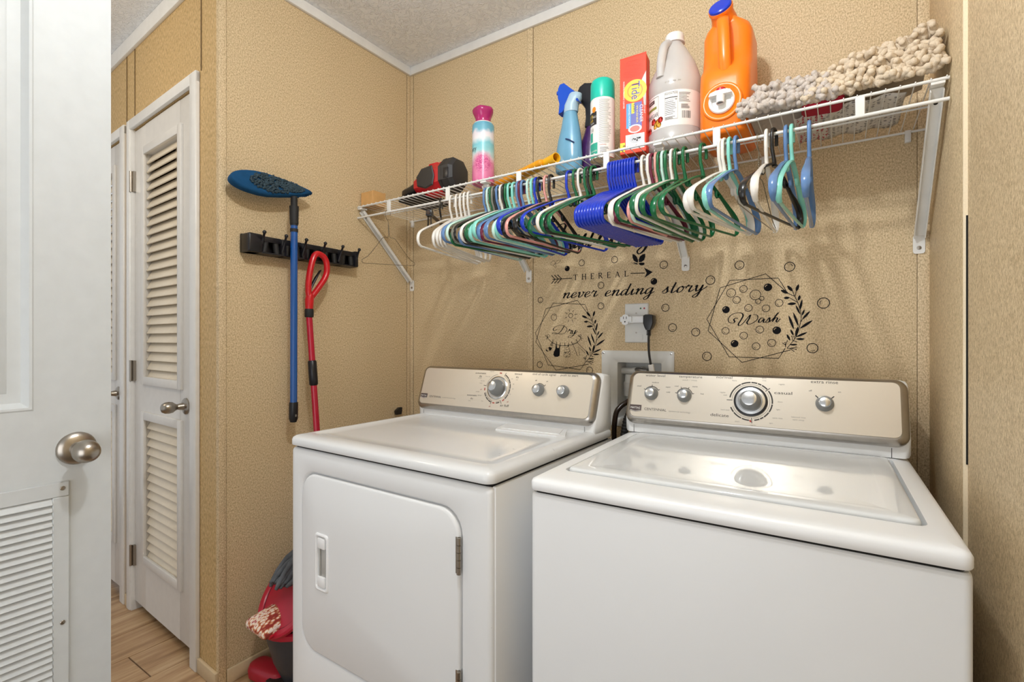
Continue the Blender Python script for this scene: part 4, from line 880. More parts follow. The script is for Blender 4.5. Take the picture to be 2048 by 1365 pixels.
# chenille mop pads
def dot_mat(name, dot, base):
    m = bpy.data.materials.new(name); m.use_nodes = True; n, l = nodes(m); b = n['Principled BSDF']; b.inputs['Roughness'].default_value = .85
    tc = n.new('ShaderNodeTexCoord'); v = n.new('ShaderNodeTexVoronoi'); v.inputs['Scale'].default_value = 95; v.inputs['Randomness'].default_value = .35; l.new(tc.outputs['Object'], v.inputs['Vector'])
    r = ramp(n, [(.36, dot), (.42, base)]); l.new(v.outputs['Distance'], r.inputs[0]); l.new(r.outputs[0], b.inputs['Base Color']); return m
CH1 = M('grey_white_chenille', 'c9bfb6', .95, var=.16, scale=70, bump=.6, bscale=500, spec=.1); CH2 = M('cream_chenille', 'd9c8b0', .95, var=.14, scale=70, bump=.6, bscale=500, spec=.1)
def pad(name, label, loc, rz, fn, nx, ny, mat, seed, sizes, stickout=.6):
    """fn(s,t) -> point on the heap; strands grow outwards from it"""
    t = thing(name, label, 'mop pad', loc, rz, 'chenille mop pads on the shelf'); rn = random.Random(seed)
    g = G(); N = 14; rings = [[fn(.05+.90*i/N, .14+.84*j/N) for j in range(N+1)] for i in range(N+1)]
    vs = [[g.pt(p-Vector((0, 0, .016))) for p in r] for r in rings]; vb = [[g.pt((p.x, p.y, max(.002, p.z-.045))) for p in r] for r in rings]
    for i in range(N):
        for j in range(N):
            g.bm.faces.new((vs[i][j], vs[i+1][j], vs[i+1][j+1], vs[i][j+1])); g.bm.faces.new((vb[i][j], vb[i][j+1], vb[i+1][j+1], vb[i+1][j]))
    for i in range(N):
        for a, b_ in ((0, 0), (N, N)):
            g.bm.faces.new((vs[i][a], vs[i+1][a], vb[i+1][a], vb[i][a])); g.bm.faces.new((vs[a][i], vs[a][i+1], vb[a][i+1], vb[a][i]))
    obj('pad_base', g, mat, t)
    g = G()
    for i in range(nx):
        for j in range(ny):
            s, u = (i+.5+rn.uniform(-.45, .45))/nx, ((j+.5+rn.uniform(-.45, .45))/ny)**1.5
            p = fn(s, u); e = .02; du = fn(min(1, s+e), u)-fn(max(0, s-e), u); dw = fn(s, min(1, u+e))-fn(s, max(0, u-e)); nn = du.cross(dw)
            if nn.length < 1e-9: nn = Vector((0, 0, 1))
            nn.normalize()
            if nn.z < 0: nn = -nn
            d1 = (nn*stickout+Vector((rn.uniform(-1, 1), rn.uniform(-1, 1), rn.uniform(-.5, .6)))).normalized(); ln = rn.uniform(*sizes); r_ = rn.uniform(.0066, .0086)
            d2 = (d1+Vector((rn.uniform(-.7, .7), rn.uniform(-.7, .7), rn.uniform(-.8, .1)))).normalized()
            p0 = p-d1*.010; p1 = p+d1*ln*.5; p2 = p1+d2*ln*.5
            pts = [p0, p0.lerp(p1, .3), p0.lerp(p1, .62), p1, p1.lerp(p2, .4), p1.lerp(p2, .8), p2]
            for q in pts: q.z = max(q.z, .007); q.y = min(q.y, -loc[1]-.012)
            g.tube(pts, [r_*.8, r_*1.1, r_*.85, r_*1.15, r_*.88, r_*1.05, r_*.45], 7)
    obj('chenille_strands', g, mat, t, ang=None, kind='stuff'); return t
def heapA(s, u):   # s along x, u front to back
    x = -.105+.21*s; y = -.122+.20*u
    h = .050+.044*sin(pi*min(1, s*1.05))*(.5+.5*sin(pi*u))+.010*sin(9*s)
    h *= (1-.8*max(0, 1-u/.22))
    return Vector((x, y, .005+h))
padA = pad('mop_pad', 'grey white chenille mop pad heaped right beside the orange jug', (1.638, -.185, ST), 0, heapA, 22, 21, CH1, 21, (.020, .034))
def heapB(s, u):
    x = -.135+.27*s; y = -.126+.20*u
    h = .058+.050*min(1, s*2.2)*(.45+.55*sin(pi*min(1, u+.1)))+.026*max(0, (s-.72)/.28)
    h *= (1-.8*max(0, 1-u/.22))
    return Vector((x, y, .005+h))
padB = pad('mop_pad', 'cream chenille mop pad heaped at the right end of the shelf', (1.802, -.180, ST), 0, heapB, 28, 21, CH2, 22, (.020, .032))
def cloth(name, label, loc, w_, d_, mat, seed, rz=0):
    rn = random.Random(seed); g = G(); N, K = 12, 9
    def P_(i, j, o): return (-w_/2+w_*i/N, -d_/2+d_*j/K, .003+.004*(1+sin(i*1.3+j*.9+seed))+o)
    a = [[g.pt(P_(i, j, .0018)) for j in range(K+1)] for i in range(N+1)]; b = [[g.pt(P_(i, j, 0)) for j in range(K+1)] for i in range(N+1)]
    for i in range(N):
        for j in range(K):
            g.bm.faces.new((a[i][j], a[i+1][j], a[i+1][j+1], a[i][j+1])); g.bm.faces.new((b[i][j], b[i][j+1], b[i+1][j+1], b[i+1][j]))
    for i in range(N):
        for j in (0, K): g.bm.faces.new((a[i][j], a[i+1][j], b[i+1][j], b[i][j]))
    for j in range(K):
        for i in (0, N): g.bm.faces.new((a[i][j], a[i][j+1], b[i][j+1], b[i][j]))
    o = obj(name, g, mat, loc=loc, rot=(0, 0, rz), ang=None); tag(o, label, 'cloth'); return o
cloth('dotted_cloth', 'white cloth with grey dots under the right mop pad, seen through the wires', (1.795, -.150, ST), .17, .22, dot_mat('grey_dot_cloth', '8e8a88', 'ddd8d2'), 2)
cloth('dotted_cloth', 'white cloth with red dots under the left mop pad', (1.685, -.135, ST), .075, .20, dot_mat('red_dot_cloth', 'b3213c', 'ddd8d2'), 3)
g = G(); g.loft([[(x, y, z) for x, y in rr(-.045*k_, -.03*k_, .045*k_, .03*k_, .012)] for k_, z in ((.9, 0), (1, .006), (1, .022), (.85, .030))]); o = obj('red_cloth', g, M('crimson_cloth', 'a8122f', .9, var=.2, scale=60), loc=(1.712, -.272, ST), rot=(0, 0, .1)); tag(o, 'folded crimson cloth showing between the two mop pads', 'cloth')
# ------------------------------------------------------------------ wall decals (flat vinyl on the back wall), x,z in mm
WASH_HEX=[[(1610.4, 1326.1), (1588.9, 1367.0), (1448.7, 1368.7), (1376.9, 1242.8), (1446.4, 1118.4), (1589.8, 1116.7), (1607.9, 1148.5)], [(1607.2, 1327.0), (1553.9, 1382.5), (1419.0, 1346.0), (1381.1, 1204.6), (1485.0, 1101.2), (1621.8, 1143.1)]]
WASH_RINGS=[(1452.7, 1327.5, 13.8), (1489.7, 1338.5, 11.2), (1524.3, 1317.7, 15.7), (1542.6, 1305.6, 6.6), (1532.1, 1296.3, 7.8), (1469.1, 1303.9, 11.3), (1504.2, 1276.7, 11.1), (1554.6, 1273.8, 10.9), (1591.0, 1289.3, 11.0), (1435.6, 1203.8, 11.1), (1490.2, 1187.9, 11.2), (1536.9, 1206.8, 11.2), (1526.5, 1153.8, 11.2), (1570.6, 1164.7, 11.4)]
WASH_DOTS=[(1560.0, 1339.7, 12.1), (1437.0, 1273.3, 11.6), (1584.7, 1203.9, 12.0), (1463.1, 1162.0, 11.8)]
WASH_TEXT=[[(1472.4, 1241.9), (1467.8, 1245.8), (1460.8, 1240.4), (1463.6, 1232.8), (1456.2, 1228.5), (1446.4, 1232.4), (1444.5, 1243.8), (1453.9, 1256.1), (1470.1, 1261.9), (1483.8, 1260.3), (1488.4, 1252.7), (1482.7, 1239.2), (1474.7, 1225.7), (1477.4, 1220.1), (1487.2, 1226.7), (1500.8, 1243.7), (1509.8, 1254.6), (1506.5, 1242.4), (1499.7, 1229.7), (1506.5, 1223.9), (1521.0, 1231.0), (1531.0, 1241.8), (1529.2, 1252.9), (1517.6, 1254.9)], [(1548.9, 1241.9), (1541.9, 1243.5), (1534.9, 1236.8), (1534.5, 1229.5), (1540.2, 1230.9), (1548.9, 1240.7), (1547.2, 1231.2), (1551.1, 1229.2), (1555.5, 1233.3)], [(1555.5, 1233.3), (1563.7, 1244.0), (1564.8, 1240.6), (1563.7, 1232.6), (1557.6, 1229.1), (1553.9, 1231.1)], [(1561.5, 1229.5), (1570.2, 1236.1), (1585.1, 1252.6), (1589.8, 1259.2), (1583.0, 1251.4), (1572.3, 1230.8)], [(1572.7, 1231.7), (1581.9, 1243.1), (1586.6, 1241.5), (1583.4, 1232.7), (1586.4, 1230.2), (1594.6, 1240.4)]]
WASH_LEAVES=[(1616.2, 1317.7, 1596.1, 1328.8, 9.0), (1628.0, 1323.5, 1613.7, 1341.6, 9.0), (1637.2, 1323.0, 1644.0, 1344.0, 8.4), (1619.7, 1304.2, 1603.7, 1304.0, 7.8), (1643.4, 1294.5, 1647.4, 1310.5, 7.2), (1637.2, 1285.8, 1614.1, 1285.0, 8.4), (1647.0, 1264.5, 1653.1, 1297.1, 6.6), (1647.9, 1252.1, 1636.2, 1280.6, 5.4), (1652.5, 1248.4, 1659.2, 1266.5, 5.4), (1653.5, 1236.7, 1673.6, 1261.3, 6.6), (1643.4, 1216.5, 1629.7, 1258.0, 6.6), (1631.1, 1207.0, 1617.2, 1249.3, 7.2), (1647.4, 1209.1, 1680.2, 1233.3, 7.8), (1635.8, 1184.8, 1642.4, 1214.6, 7.8), (1630.1, 1188.1, 1622.4, 1206.1, 6.0), (1637.2, 1183.4, 1666.4, 1197.3, 6.6), (1621.2, 1172.5, 1612.0, 1191.5, 6.6), (1637.2, 1177.0, 1659.6, 1176.8, 6.6), (1619.7, 1159.2, 1640.9, 1159.8, 5.4)]
WASH_STEMS=[[(1633.1, 1307.9), (1641.3, 1288.7), (1648.5, 1262.6), (1650.5, 1241.4), (1645.4, 1211.0), (1635.2, 1180.5), (1612.5, 1148.5)], [(1616.2, 1317.7), (1633.1, 1307.9)], [(1619.7, 1304.2), (1641.3, 1288.7)], [(1628.0, 1323.5), (1633.1, 1307.9)], [(1637.2, 1323.0), (1634.8, 1307.8)], [(1653.5, 1236.7), (1649.9, 1229.7)], [(1608.3, 1150.8), (1608.7, 1156.8), (1602.0, 1163.4)], [(1608.7, 1155.6), (1607.2, 1165.8)], [(1608.7, 1155.6), (1613.5, 1171.5)], [(1612.5, 1148.5), (1622.8, 1148.6), (1637.2, 1152.3)], [(1618.7, 1149.3), (1631.1, 1139.2)], [(1622.8, 1148.6), (1637.2, 1145.2)], [(1628.0, 1172.3), (1625.9, 1185.8)], [(1632.1, 1178.2), (1631.5, 1185.3)], [(1628.0, 1172.3), (1637.2, 1168.8)]]
DRY_LEAVES=[(941.1, 1257.1, 918.5, 1267.5, 8.4), (954.4, 1263.0, 938.3, 1280.5, 8.4), (964.9, 1262.8, 972.5, 1283.7, 7.8), (945.1, 1243.9, 927.0, 1243.3, 7.3), (971.8, 1234.8, 976.4, 1250.7, 6.7), (964.9, 1226.1, 938.8, 1224.8, 7.8), (975.9, 1205.3, 982.8, 1237.6, 6.2), (976.8, 1193.1, 963.7, 1221.0, 5.0), (982.1, 1189.6, 989.6, 1207.5, 5.0), (983.2, 1178.0, 1005.9, 1202.8, 6.2), (971.8, 1157.8, 956.3, 1198.5, 6.2), (957.9, 1148.2, 942.3, 1189.7, 6.7), (976.4, 1150.7, 1013.3, 1175.2, 7.3), (963.2, 1126.4, 970.6, 1156.0, 7.3), (956.8, 1129.6, 948.2, 1147.2, 5.6), (964.9, 1125.1, 997.8, 1139.4, 6.2), (946.8, 1114.1, 936.5, 1132.6, 6.2), (964.9, 1118.8, 990.1, 1119.0, 6.2), (945.1, 1100.9, 969.0, 1101.9, 5.0)]
DRY_STEMS=[[(960.2, 1247.8), (969.5, 1229.0), (977.5, 1203.5), (979.8, 1182.6), (974.1, 1152.5), (962.5, 1122.2), (936.9, 1090.2)], [(941.1, 1257.1), (960.2, 1247.8)], [(945.1, 1243.9), (969.5, 1229.0)], [(954.4, 1263.0), (960.2, 1247.8)], [(964.9, 1262.8), (962.1, 1247.7)], [(983.2, 1178.0), (979.1, 1171.1)], [(932.2, 1092.5), (932.7, 1098.3), (925.2, 1104.7)], [(932.7, 1097.2), (931.1, 1107.2)], [(932.7, 1097.2), (938.1, 1113.0)], [(936.9, 1090.2), (948.6, 1090.5), (964.9, 1094.4)], [(944.0, 1091.1), (957.9, 1081.4)], [(948.6, 1090.5), (964.9, 1087.4)], [(954.4, 1114.0), (952.1, 1127.2)], [(959.1, 1119.9), (958.4, 1126.8)], [(954.4, 1114.0), (964.9, 1110.7)]]
DRY_HEX=[[(952.0, 1268.3), (932.0, 1310.1), (793.2, 1321.3), (709.9, 1201.9), (718.3, 1184.3), (769.1, 1072.8), (913.3, 1058.5), (935.5, 1090.2)], [(949.3, 1271.6), (899.3, 1327.3), (758.7, 1299.2), (712.0, 1165.5), (805.1, 1052.8), (946.6, 1080.9)]]
DRY_HEX=[[(947.9, 1270.9), (932.0, 1310.1), (793.2, 1321.3), (709.9, 1201.9), (769.1, 1072.8), (913.3, 1058.5), (935.5, 1091.5)], [(946.6, 1270.2), (899.3, 1327.3), (758.7, 1299.2), (712.0, 1165.5), (805.1, 1052.8), (946.6, 1080.9)]]
DRY_RINGS=[(796.2, 1264.3, 12.6)]
SUN=(870.0, 1268.7, 8.7)
SUN_RAYS=[[(862.2, 1293.7), (867.4, 1284.2)], [(883.7, 1289.9), (878.6, 1282.3)], [(897.3, 1274.6), (887.1, 1270.8)], [(895.6, 1255.2), (886.0, 1259.0)], [(880.8, 1241.6), (876.6, 1253.0)], [(858.5, 1243.6), (862.5, 1252.6)], [(844.0, 1259.5), (856.1, 1263.3)], [(845.7, 1281.5), (856.1, 1275.8)]]
DRY_TEXT=[[(843.4, 1230.9), (833.2, 1215.4), (821.4, 1203.0), (808.1, 1197.3), (793.2, 1197.4), (788.7, 1200.6), (796.2, 1202.6), (814.0, 1198.6), (834.6, 1196.6), (849.8, 1206.1), (853.5, 1219.1), (839.0, 1229.6), (817.0, 1230.8), (797.7, 1222.4), (793.2, 1213.7), (799.2, 1210.0), (811.1, 1215.6)], [(855.0, 1202.2), (865.9, 1215.0), (867.1, 1209.9), (875.7, 1211.3), (869.4, 1200.8), (872.8, 1197.4), (878.6, 1202.5)], [(880.3, 1210.2), (876.8, 1200.7), (882.3, 1198.1), (892.8, 1211.7)], [(893.6, 1212.7), (884.3, 1194.3), (869.4, 1182.7), (859.3, 1183.5), (863.6, 1189.7), (883.7, 1194.3), (900.7, 1209.0)]]
LINE=[(766.0, 1184.2), (778.2, 1171.0), (796.2, 1159.2), (825.8, 1151.5), (855.0, 1151.7), (883.7, 1157.0), (900.7, 1164.8), (914.7, 1180.1)]
BOWS=[[(767.6, 1184.2), (756.9, 1189.6), (761.5, 1192.2), (767.6, 1184.2), (767.6, 1194.9), (774.5, 1193.5), (776.6, 1186.3), (767.6, 1184.2), (759.3, 1176.8)], [(767.6, 1184.2), (765.4, 1173.1)], [(910.5, 1185.2), (902.1, 1189.1), (905.7, 1191.6), (910.5, 1185.2), (910.5, 1194.1), (915.3, 1191.6), (914.7, 1186.0), (910.5, 1185.2), (922.5, 1178.8)], [(911.9, 1184.4), (918.9, 1170.7)]]
PEGS=[[(791.7, 1175.0), (790.2, 1161.8)], [(807.5, 1167.1), (808.7, 1155.3)], [(825.2, 1162.7), (822.9, 1150.1)], [(844.8, 1162.8), (845.1, 1150.3)], [(860.8, 1163.3), (860.8, 1150.4)], [(872.8, 1166.5), (879.4, 1157.0)], [(893.6, 1175.8), (900.7, 1163.5)]]
SOCK=[(784.2, 1163.1), (791.7, 1159.9), (787.8, 1142.0), (782.7, 1132.6), (764.5, 1126.3), (758.4, 1132.4), (763.0, 1139.1), (776.6, 1145.0)]
DRESS=[(808.1, 1155.3), (810.2, 1142.2), (817.6, 1140.9), (822.3, 1154.1), (826.4, 1152.8), (821.1, 1138.3), (822.9, 1124.0), (821.4, 1110.9), (812.5, 1106.0), (799.2, 1106.5), (793.2, 1114.3), (795.6, 1124.9), (802.7, 1138.2), (804.5, 1154.7)]
SHIRT=[(843.4, 1154.2), (852.1, 1151.6), (862.2, 1154.3), (864.2, 1137.5), (872.3, 1115.7), (863.1, 1106.0), (853.5, 1103.2), (844.8, 1106.1), (838.1, 1111.2), (844.0, 1132.1)]
TROUSERS=[(879.4, 1158.3), (897.9, 1163.5), (936.9, 1129.5), (930.0, 1124.3), (902.9, 1147.7), (909.1, 1115.0), (899.3, 1111.8), (879.4, 1158.3)]
LOOSE_RINGS=[(917.7, 1471.4, 11.7), (1051.4, 1471.8, 11.8), (1233.4, 1437.7, 13.3), (1388.5, 1373.3, 14.2), (997.2, 1380.1, 12.0), (733.6, 1335.6, 11.1), (997.2, 1301.9, 12.0), (1239.2, 1286.6, 12.7), (1263.8, 1216.8, 13.7), (1341.3, 1200.4, 13.4), (1377.5, 1119.0, 14.2), (1477.7, 1416.5, 13.7), (1619.7, 1399.7, 14.0), (1708.1, 1284.2, 15.4), (1679.9, 1149.4, 14.2), (730.7, 1072.8, 12.3), (950.7, 1057.6, 12.8)]
LOOSE_DOTS=[(855.1, 1454.1, 10.7), (1198.6, 1381.5, 11.8)]
BUTTERFLY=[[(1140.2, 1453.0), (1134.0, 1455.2), (1125.0, 1461.5), (1120.4, 1472.9), (1119.9, 1486.1), (1128.4, 1483.1), (1136.3, 1474.7), (1141.3, 1462.2)], [(1143.6, 1454.4), (1143.0, 1464.3), (1147.5, 1474.8), (1156.4, 1481.1), (1166.4, 1482.8), (1167.5, 1471.9), (1163.0, 1460.3), (1154.2, 1454.6)], [(1143.0, 1451.7), (1153.6, 1452.4), (1163.0, 1451.1), (1165.3, 1446.0), (1160.3, 1442.1), (1150.8, 1442.3), (1145.2, 1446.1)], [(1138.5, 1451.0), (1140.8, 1446.4), (1135.1, 1447.4), (1127.8, 1450.8), (1119.3, 1455.4), (1129.5, 1454.0)]]
BUTTERFLY2=[[(779.2, 1478.3), (789.5, 1489.5), (799.8, 1485.6), (801.2, 1476.4), (789.5, 1472.6), (779.2, 1478.3)], [(801.2, 1477.6), (810.1, 1489.0), (821.6, 1489.7), (825.7, 1486.4), (813.5, 1478.4), (801.2, 1477.6)], [(801.2, 1477.6), (806.7, 1465.1), (799.8, 1463.3), (794.3, 1471.0), (801.2, 1477.6)]]
ARROW=[[(789.5, 1415.6), (876.9, 1414.5)], [(1112.5, 1416.2), (1165.8, 1414.0)]]
FLETCH=[[(784.7, 1432.3), (801.2, 1416.0), (784.7, 1398.9)], [(798.5, 1432.5), (816.2, 1415.6), (798.5, 1399.3)], [(812.1, 1432.2), (830.4, 1415.9), (812.1, 1399.1)]]
HEAD=[(1163.0, 1433.2), (1194.3, 1415.1), (1164.2, 1396.2), (1173.0, 1413.4)]
REAL=[(883.4, 1407.0), (1103.9, 1406.4), (883.4, 1427.1)]
SCRIPT=[('never', (833.7, 1339.7), (994.2, 1338.0)), ('ending', (1011.2, 1336.1), (1209.4, 1338.5)), ('story', (1225.5, 1336.6), (1378.9, 1343.0))]
LAUNDRY=[(730.0, 1531.7), (1206.7, 1509.5)]

DY_ = -.0006
def wp(p): return Vector((p[0]/1000, DY_, p[1]/1000))
def strip(g, pts, w, nib=None, closed=False):
    n = len(pts); L, R_ = [], []
    for i in range(n):
        q, p = (pts[(i+1) % n], pts[i-1]) if closed else (pts[min(i+1, n-1)], pts[max(i-1, 0)])
        dx, dz = q[0]-p[0], q[1]-p[1]; l_ = sqrt(dx*dx+dz*dz) or 1; dx /= l_; dz /= l_
        ww = w
        if nib: ww = w*(nib+(1-nib)*abs(dz*.97-dx*.1)**1.6) if dz < 0 else w*(nib+(1-nib)*.35*abs(dz))
        if nib and not closed and i in (0, n-1): ww *= .5
        L.append(g.bm.verts.new(wp((pts[i][0]-dz*ww/2, pts[i][1]+dx*ww/2)))); R_.append(g.bm.verts.new(wp((pts[i][0]+dz*ww/2, pts[i][1]-dx*ww/2))))
    for i in range(n if closed else n-1):
        j = (i+1) % n; g.bm.faces.new((L[i], R_[i], R_[j], L[j]))
def poly(g, pts):
    g.bm.faces.new([g.bm.verts.new(wp(p)) for p in pts])
def circle(cx, cz, r, n=28, a0=0, a1=2*pi): return [(cx+r*cos(a0+(a1-a0)*i/n), cz+r*sin(a0+(a1-a0)*i/n)) for i in range(n)]
def ring_(g, cx, cz, r, w=2.3, hl=True, a=None):
    strip(g, circle(cx, cz, r), w, closed=True)
    if hl: a = 3.6 if a is None else a; strip(g, circle(cx, cz, r*.58, 9, a, a+1.5), w*.7)
def dot_(g, cx, cz, r):
    # solid bubble with a highlight sliver left open
    N = 28; a0, a1 = 1.75, 2.95
    out = circle(cx, cz, r, N)
    ins = [(cx+r*.72*cos(t), cz+r*.72*sin(t)) for t in (a0+(a1-a0)*i/8 for i in range(9))]; ins2 = [(cx+r*.55*cos(t), cz+r*.55*sin(t)) for t in (a1-(a1-a0)*i/8 for i in range(9))]
    hole = ins+ins2
    vo = [g.bm.verts.new(wp(p)) for p in out]; vh = [g.bm.verts.new(wp(p)) for p in hole]
    es = [g.bm.edges.new((vo[i], vo[(i+1) % N])) for i in range(N)]+[g.bm.edges.new((vh[i], vh[(i+1) % len(vh)])) for i in range(len(vh))]
    r_ = bmesh.ops.triangle_fill(g.bm, use_beauty=True, use_dissolve=False, edges=es)
def leaf_(g, bx, bz, tx, tz, w):
    dx, dz = tx-bx, tz-bz; L = sqrt(dx*dx+dz*dz); dx /= L; dz /= L; a, b = [], []
    for i in range(9):
        t = i/8; h = w/2*sin(pi*min(1, t*.94+.03))**.8; x, z = bx+dx*L*t, bz+dz*L*t; a.append((x-dz*h, z+dx*h)); b.append((x+dz*h, z-dx*h))
    poly(g, a+b[::-1])
def dobj(name, g, parent=None, kind=None):
    for f in g.bm.faces:
        f.normal_update()
        if f.normal.y > 0: f.normal_flip()
    return obj(name, g, DECAL, parent, ang=None, fix=False, kind=kind)
# loose bubbles
RL_ = ['outline bubble decal under the hangers, left of the butterfly pair', 'outline bubble decal directly left of the black butterfly', 'outline bubble decal right of the black butterfly', 'outline bubble decal touching the tail of the word story', 'outline bubble decal between arrow lettering and the word never',
       'outline bubble decal upper left of the Dry emblem, by the wall seam', 'outline bubble decal below the word ending, upper right of Dry emblem', 'outline bubble decal right of the outlet plate', 'outline bubble decal right of the black plug', 'outline bubble decal left of the Wash emblem at mid height',
       'outline bubble decal at the lower left of the Wash emblem', 'outline bubble decal above the Wash emblem, nearer the shelf brace', 'outline bubble decal above the Wash emblem, farther right', 'outline bubble decal right of the Wash leaf branch, biggest one', 'outline bubble decal at the lower right of the Wash emblem', 'outline bubble decal lower left of the Dry emblem, by the wall seam', 'outline bubble decal at the lower right of the Dry emblem, above the dryer']
for i, (q, lab) in enumerate(zip(LOOSE_RINGS, RL_)):
    g = G(); ring_(g, *q, a=(i*2.1) % 6.28); tag(dobj('bubble_decal', g), lab, 'wall decal', 'loose bubble decals')
for q, lab in zip(LOOSE_DOTS, ('solid black bubble decal left of the word THEREAL', 'solid black bubble decal above the word ending, under the arrowhead')):
    g = G(); dot_(g, *q); tag(dobj('bubble_decal', g), lab, 'wall decal', 'loose bubble decals')
g = G()
for p in BUTTERFLY: poly(g, p)
strip(g, smooth([BUTTERFLY[3][2], (BUTTERFLY[3][2][0]-12, BUTTERFLY[3][2][1]+2), (BUTTERFLY[3][2][0]-20, BUTTERFLY[3][2][1]+10)], 4), .9)
tag(dobj('butterfly_decal', g, kind=None), 'solid black butterfly decal under the hangers, above the arrowhead', 'wall decal')
g = G()
for p in BUTTERFLY2: strip(g, smooth(p, 4), 1.2)
tag(dobj('butterfly_decal', g), 'small outlined butterfly decal above the arrow feathers', 'wall decal')
# arrow lettering
t = thing('arrow_lettering_decal', 'black arrow decal with the serif word THEREAL in its shaft', 'wall decal', (0, 0, 0))
g = G()
for p in ARROW: strip(g, p, 2.8)
for p in FLETCH: strip(g, p, 3.6)
poly(g, HEAD); dobj('arrow', g, t, 'stuff')
SER = {'T': (.85, [((.42, 0), (.42, 1), 2), ((0, 1), (.84, 1), 1), ((0, .82), (0, 1), 1), ((.84, .82), (.84, 1), 1), ((.27, 0), (.57, 0), 1)]),
 'H': (.95, [((.15, 0), (.15, 1), 2), ((.8, 0), (.8, 1), 2), ((.15, .52), (.8, .52), 1), ((0, 0), (.3, 0), 1), ((0, 1), (.3, 1), 1), ((.65, 0), (.95, 0), 1), ((.65, 1), (.95, 1), 1)]),
 'E': (.72, [((.15, 0), (.15, 1), 2), ((0, 0), (.68, 0), 1), ((0, 1), (.66, 1), 1), ((.15, .52), (.52, .52), 1), ((.68, 0), (.70, .18), 1), ((.66, 1), (.67, .84), 1), ((.52, .44), (.52, .6), 1)]),
 'R': (.86, [((.15, 0), (.15, 1), 2), ((0, 0), (.3, 0), 1), ((0, 1), (.42, 1), 1), ((.42, 1), (.62, .9), 1.6), ((.62, .9), (.64, .68), 2), ((.64, .68), (.42, .5), 1.5), ((.15, .5), (.42, .5), 1), ((.4, .5), (.80, 0), 2), ((.72, 0), (.9, 0), 1)]),
 'A': (.92, [((.08, 0), (.44, 1), 1), ((.44, 1), (.82, 0), 2), ((.22, .36), (.68, .36), 1), ((0, 0), (.2, 0), 1), ((.68, 0), (.96, 0), 1)]),
 'L': (.72, [((.15, 0), (.15, 1), 2), ((0, 0), (.68, 0), 1), ((0, 1), (.3, 1), 1), ((.68, 0), (.70, .2), 1)])}
(xa, za), (xb, zb), top = REAL; hh = top[1]-za; g = G(); adv = 0; word = 'THEREAL'
tw = sum(SER[c][0] for c in word); sp_ = ((xb-xa)/hh-tw)/(len(word)-1)
for c in word:
    w_, st = SER[c]
    for a, b, th in st:
        f = lambda p: (xa+(adv+p[0])*hh, za+(zb-za)*((adv+p[0])*hh/(xb-xa))+p[1]*hh)
        strip(g, [f(a), f(b)], 1.6*th)
    adv += w_+sp_
dobj('serif_lettering', g, t, 'stuff')
# cursive alphabet, x-height 1
CUR = {'n': (.84, [[(0, .75), (.13, 1.02), (.17, .8), (.10, 0)], [(.10, .1), (.28, .75), (.48, 1.02), (.56, .85), (.50, .25), (.58, .0), (.84, .35)]]),
 'e': (.62, [[(-.02, .3), (.22, .45), (.44, .75), (.36, 1.0), (.18, .9), (.06, .5), (.10, .12), (.28, 0), (.62, .35)]]),
 'v': (.72, [[(0, .78), (.13, 1.0), (.18, .7), (.18, .2), (.28, .02), (.48, .35), (.56, .9), (.50, 1.02), (.56, .88), (.74, .92)]]),
 'r': (.70, [[(0, .6), (.14, 1.12), (.20, .96), (.38, .98), (.42, .88), (.34, .3), (.42, .0), (.70, .35)]]),
 'd': (.86, [[(.52, .88), (.36, 1.02), (.12, .75), (.05, .25), (.18, .0), (.40, .3), (.56, .95)], [(.66, 2.0), (.56, 1.0), (.50, .22), (.60, .0), (.86, .35)]]),
 'i': (.46, [[(.02, .4), (.16, 1.02), (.12, .3), (.20, .0), (.46, .35)], [(.24, 1.42), (.27, 1.55)]]),
 'g': (.82, [[(.52, .88), (.36, 1.02), (.12, .75), (.05, .25), (.18, .0), (.40, .3), (.56, 1.0), (.50, .1), (.40, -.7), (.20, -.98), (.05, -.75), (.28, -.35), (.82, .35)]]),
 's': (.64, [[(-.02, .2), (.26, .75), (.34, 1.08), (.36, .72), (.42, .3), (.28, .0), (.06, .1)], [(.28, .0), (.64, .35)]]),
 't': (.52, [[(.26, 1.75), (.16, .8), (.14, .2), (.24, .0), (.52, .35)], [(-.04, 1.05), (.46, 1.12)]]),
 'o': (.66, [[(.34, 1.0), (.12, .75), (.06, .25), (.20, .0), (.42, .25), (.48, .75), (.34, 1.02), (.44, .82), (.68, .9)]]),
 'y': (.80, [[(0, .78), (.13, 1.0), (.14, .35), (.24, .04), (.44, .35), (.56, 1.0), (.50, .1), (.40, -.7), (.20, -.98), (.06, -.75), (.30, -.35), (.95, .75)]]),
 'a': (.80, [[(.50, .88), (.36, 1.02), (.12, .75), (.05, .25), (.18, .0), (.38, .3), (.54, 1.0), (.48, .25), (.56, .0), (.80, .35)]]),
 'u': (.86, [[(0, .6), (.13, 1.0), (.12, .3), (.22, .02), (.42, .3), (.56, 1.0), (.50, .25), (.58, .0), (.86, .35)]]),
 'L': (1.0, [[(.10, 1.3), (.0, 1.6), (.25, 2.0), (.55, 1.9), (.50, 1.3), (.30, .4), (.05, .0), (.0, .2), (.3, .15), (.75, -.08), (1.0, .2)]])}
def cursive(g, word, a, b, xh, wd, slant=.36):
    tw = sum(CUR[c][0] for c in word); L = sqrt((b[0]-a[0])**2+(b[1]-a[1])**2); sx = L/(tw+.25); dx, dz = (b[0]-a[0])/L, (b[1]-a[1])/L; adv = 0
    for c in word:
        w_, st = CUR[c]
        for s in st:
            pts = [((adv+x)*sx+slant*y*xh, y*xh) for x, y in s]
            pts = smooth(pts, 7) if len(pts) > 2 else pts
            strip(g, [(a[0]+dx*x-dz*y, a[1]+dz*x+dx*y) for x, y in pts], wd, .25)
        adv += w_
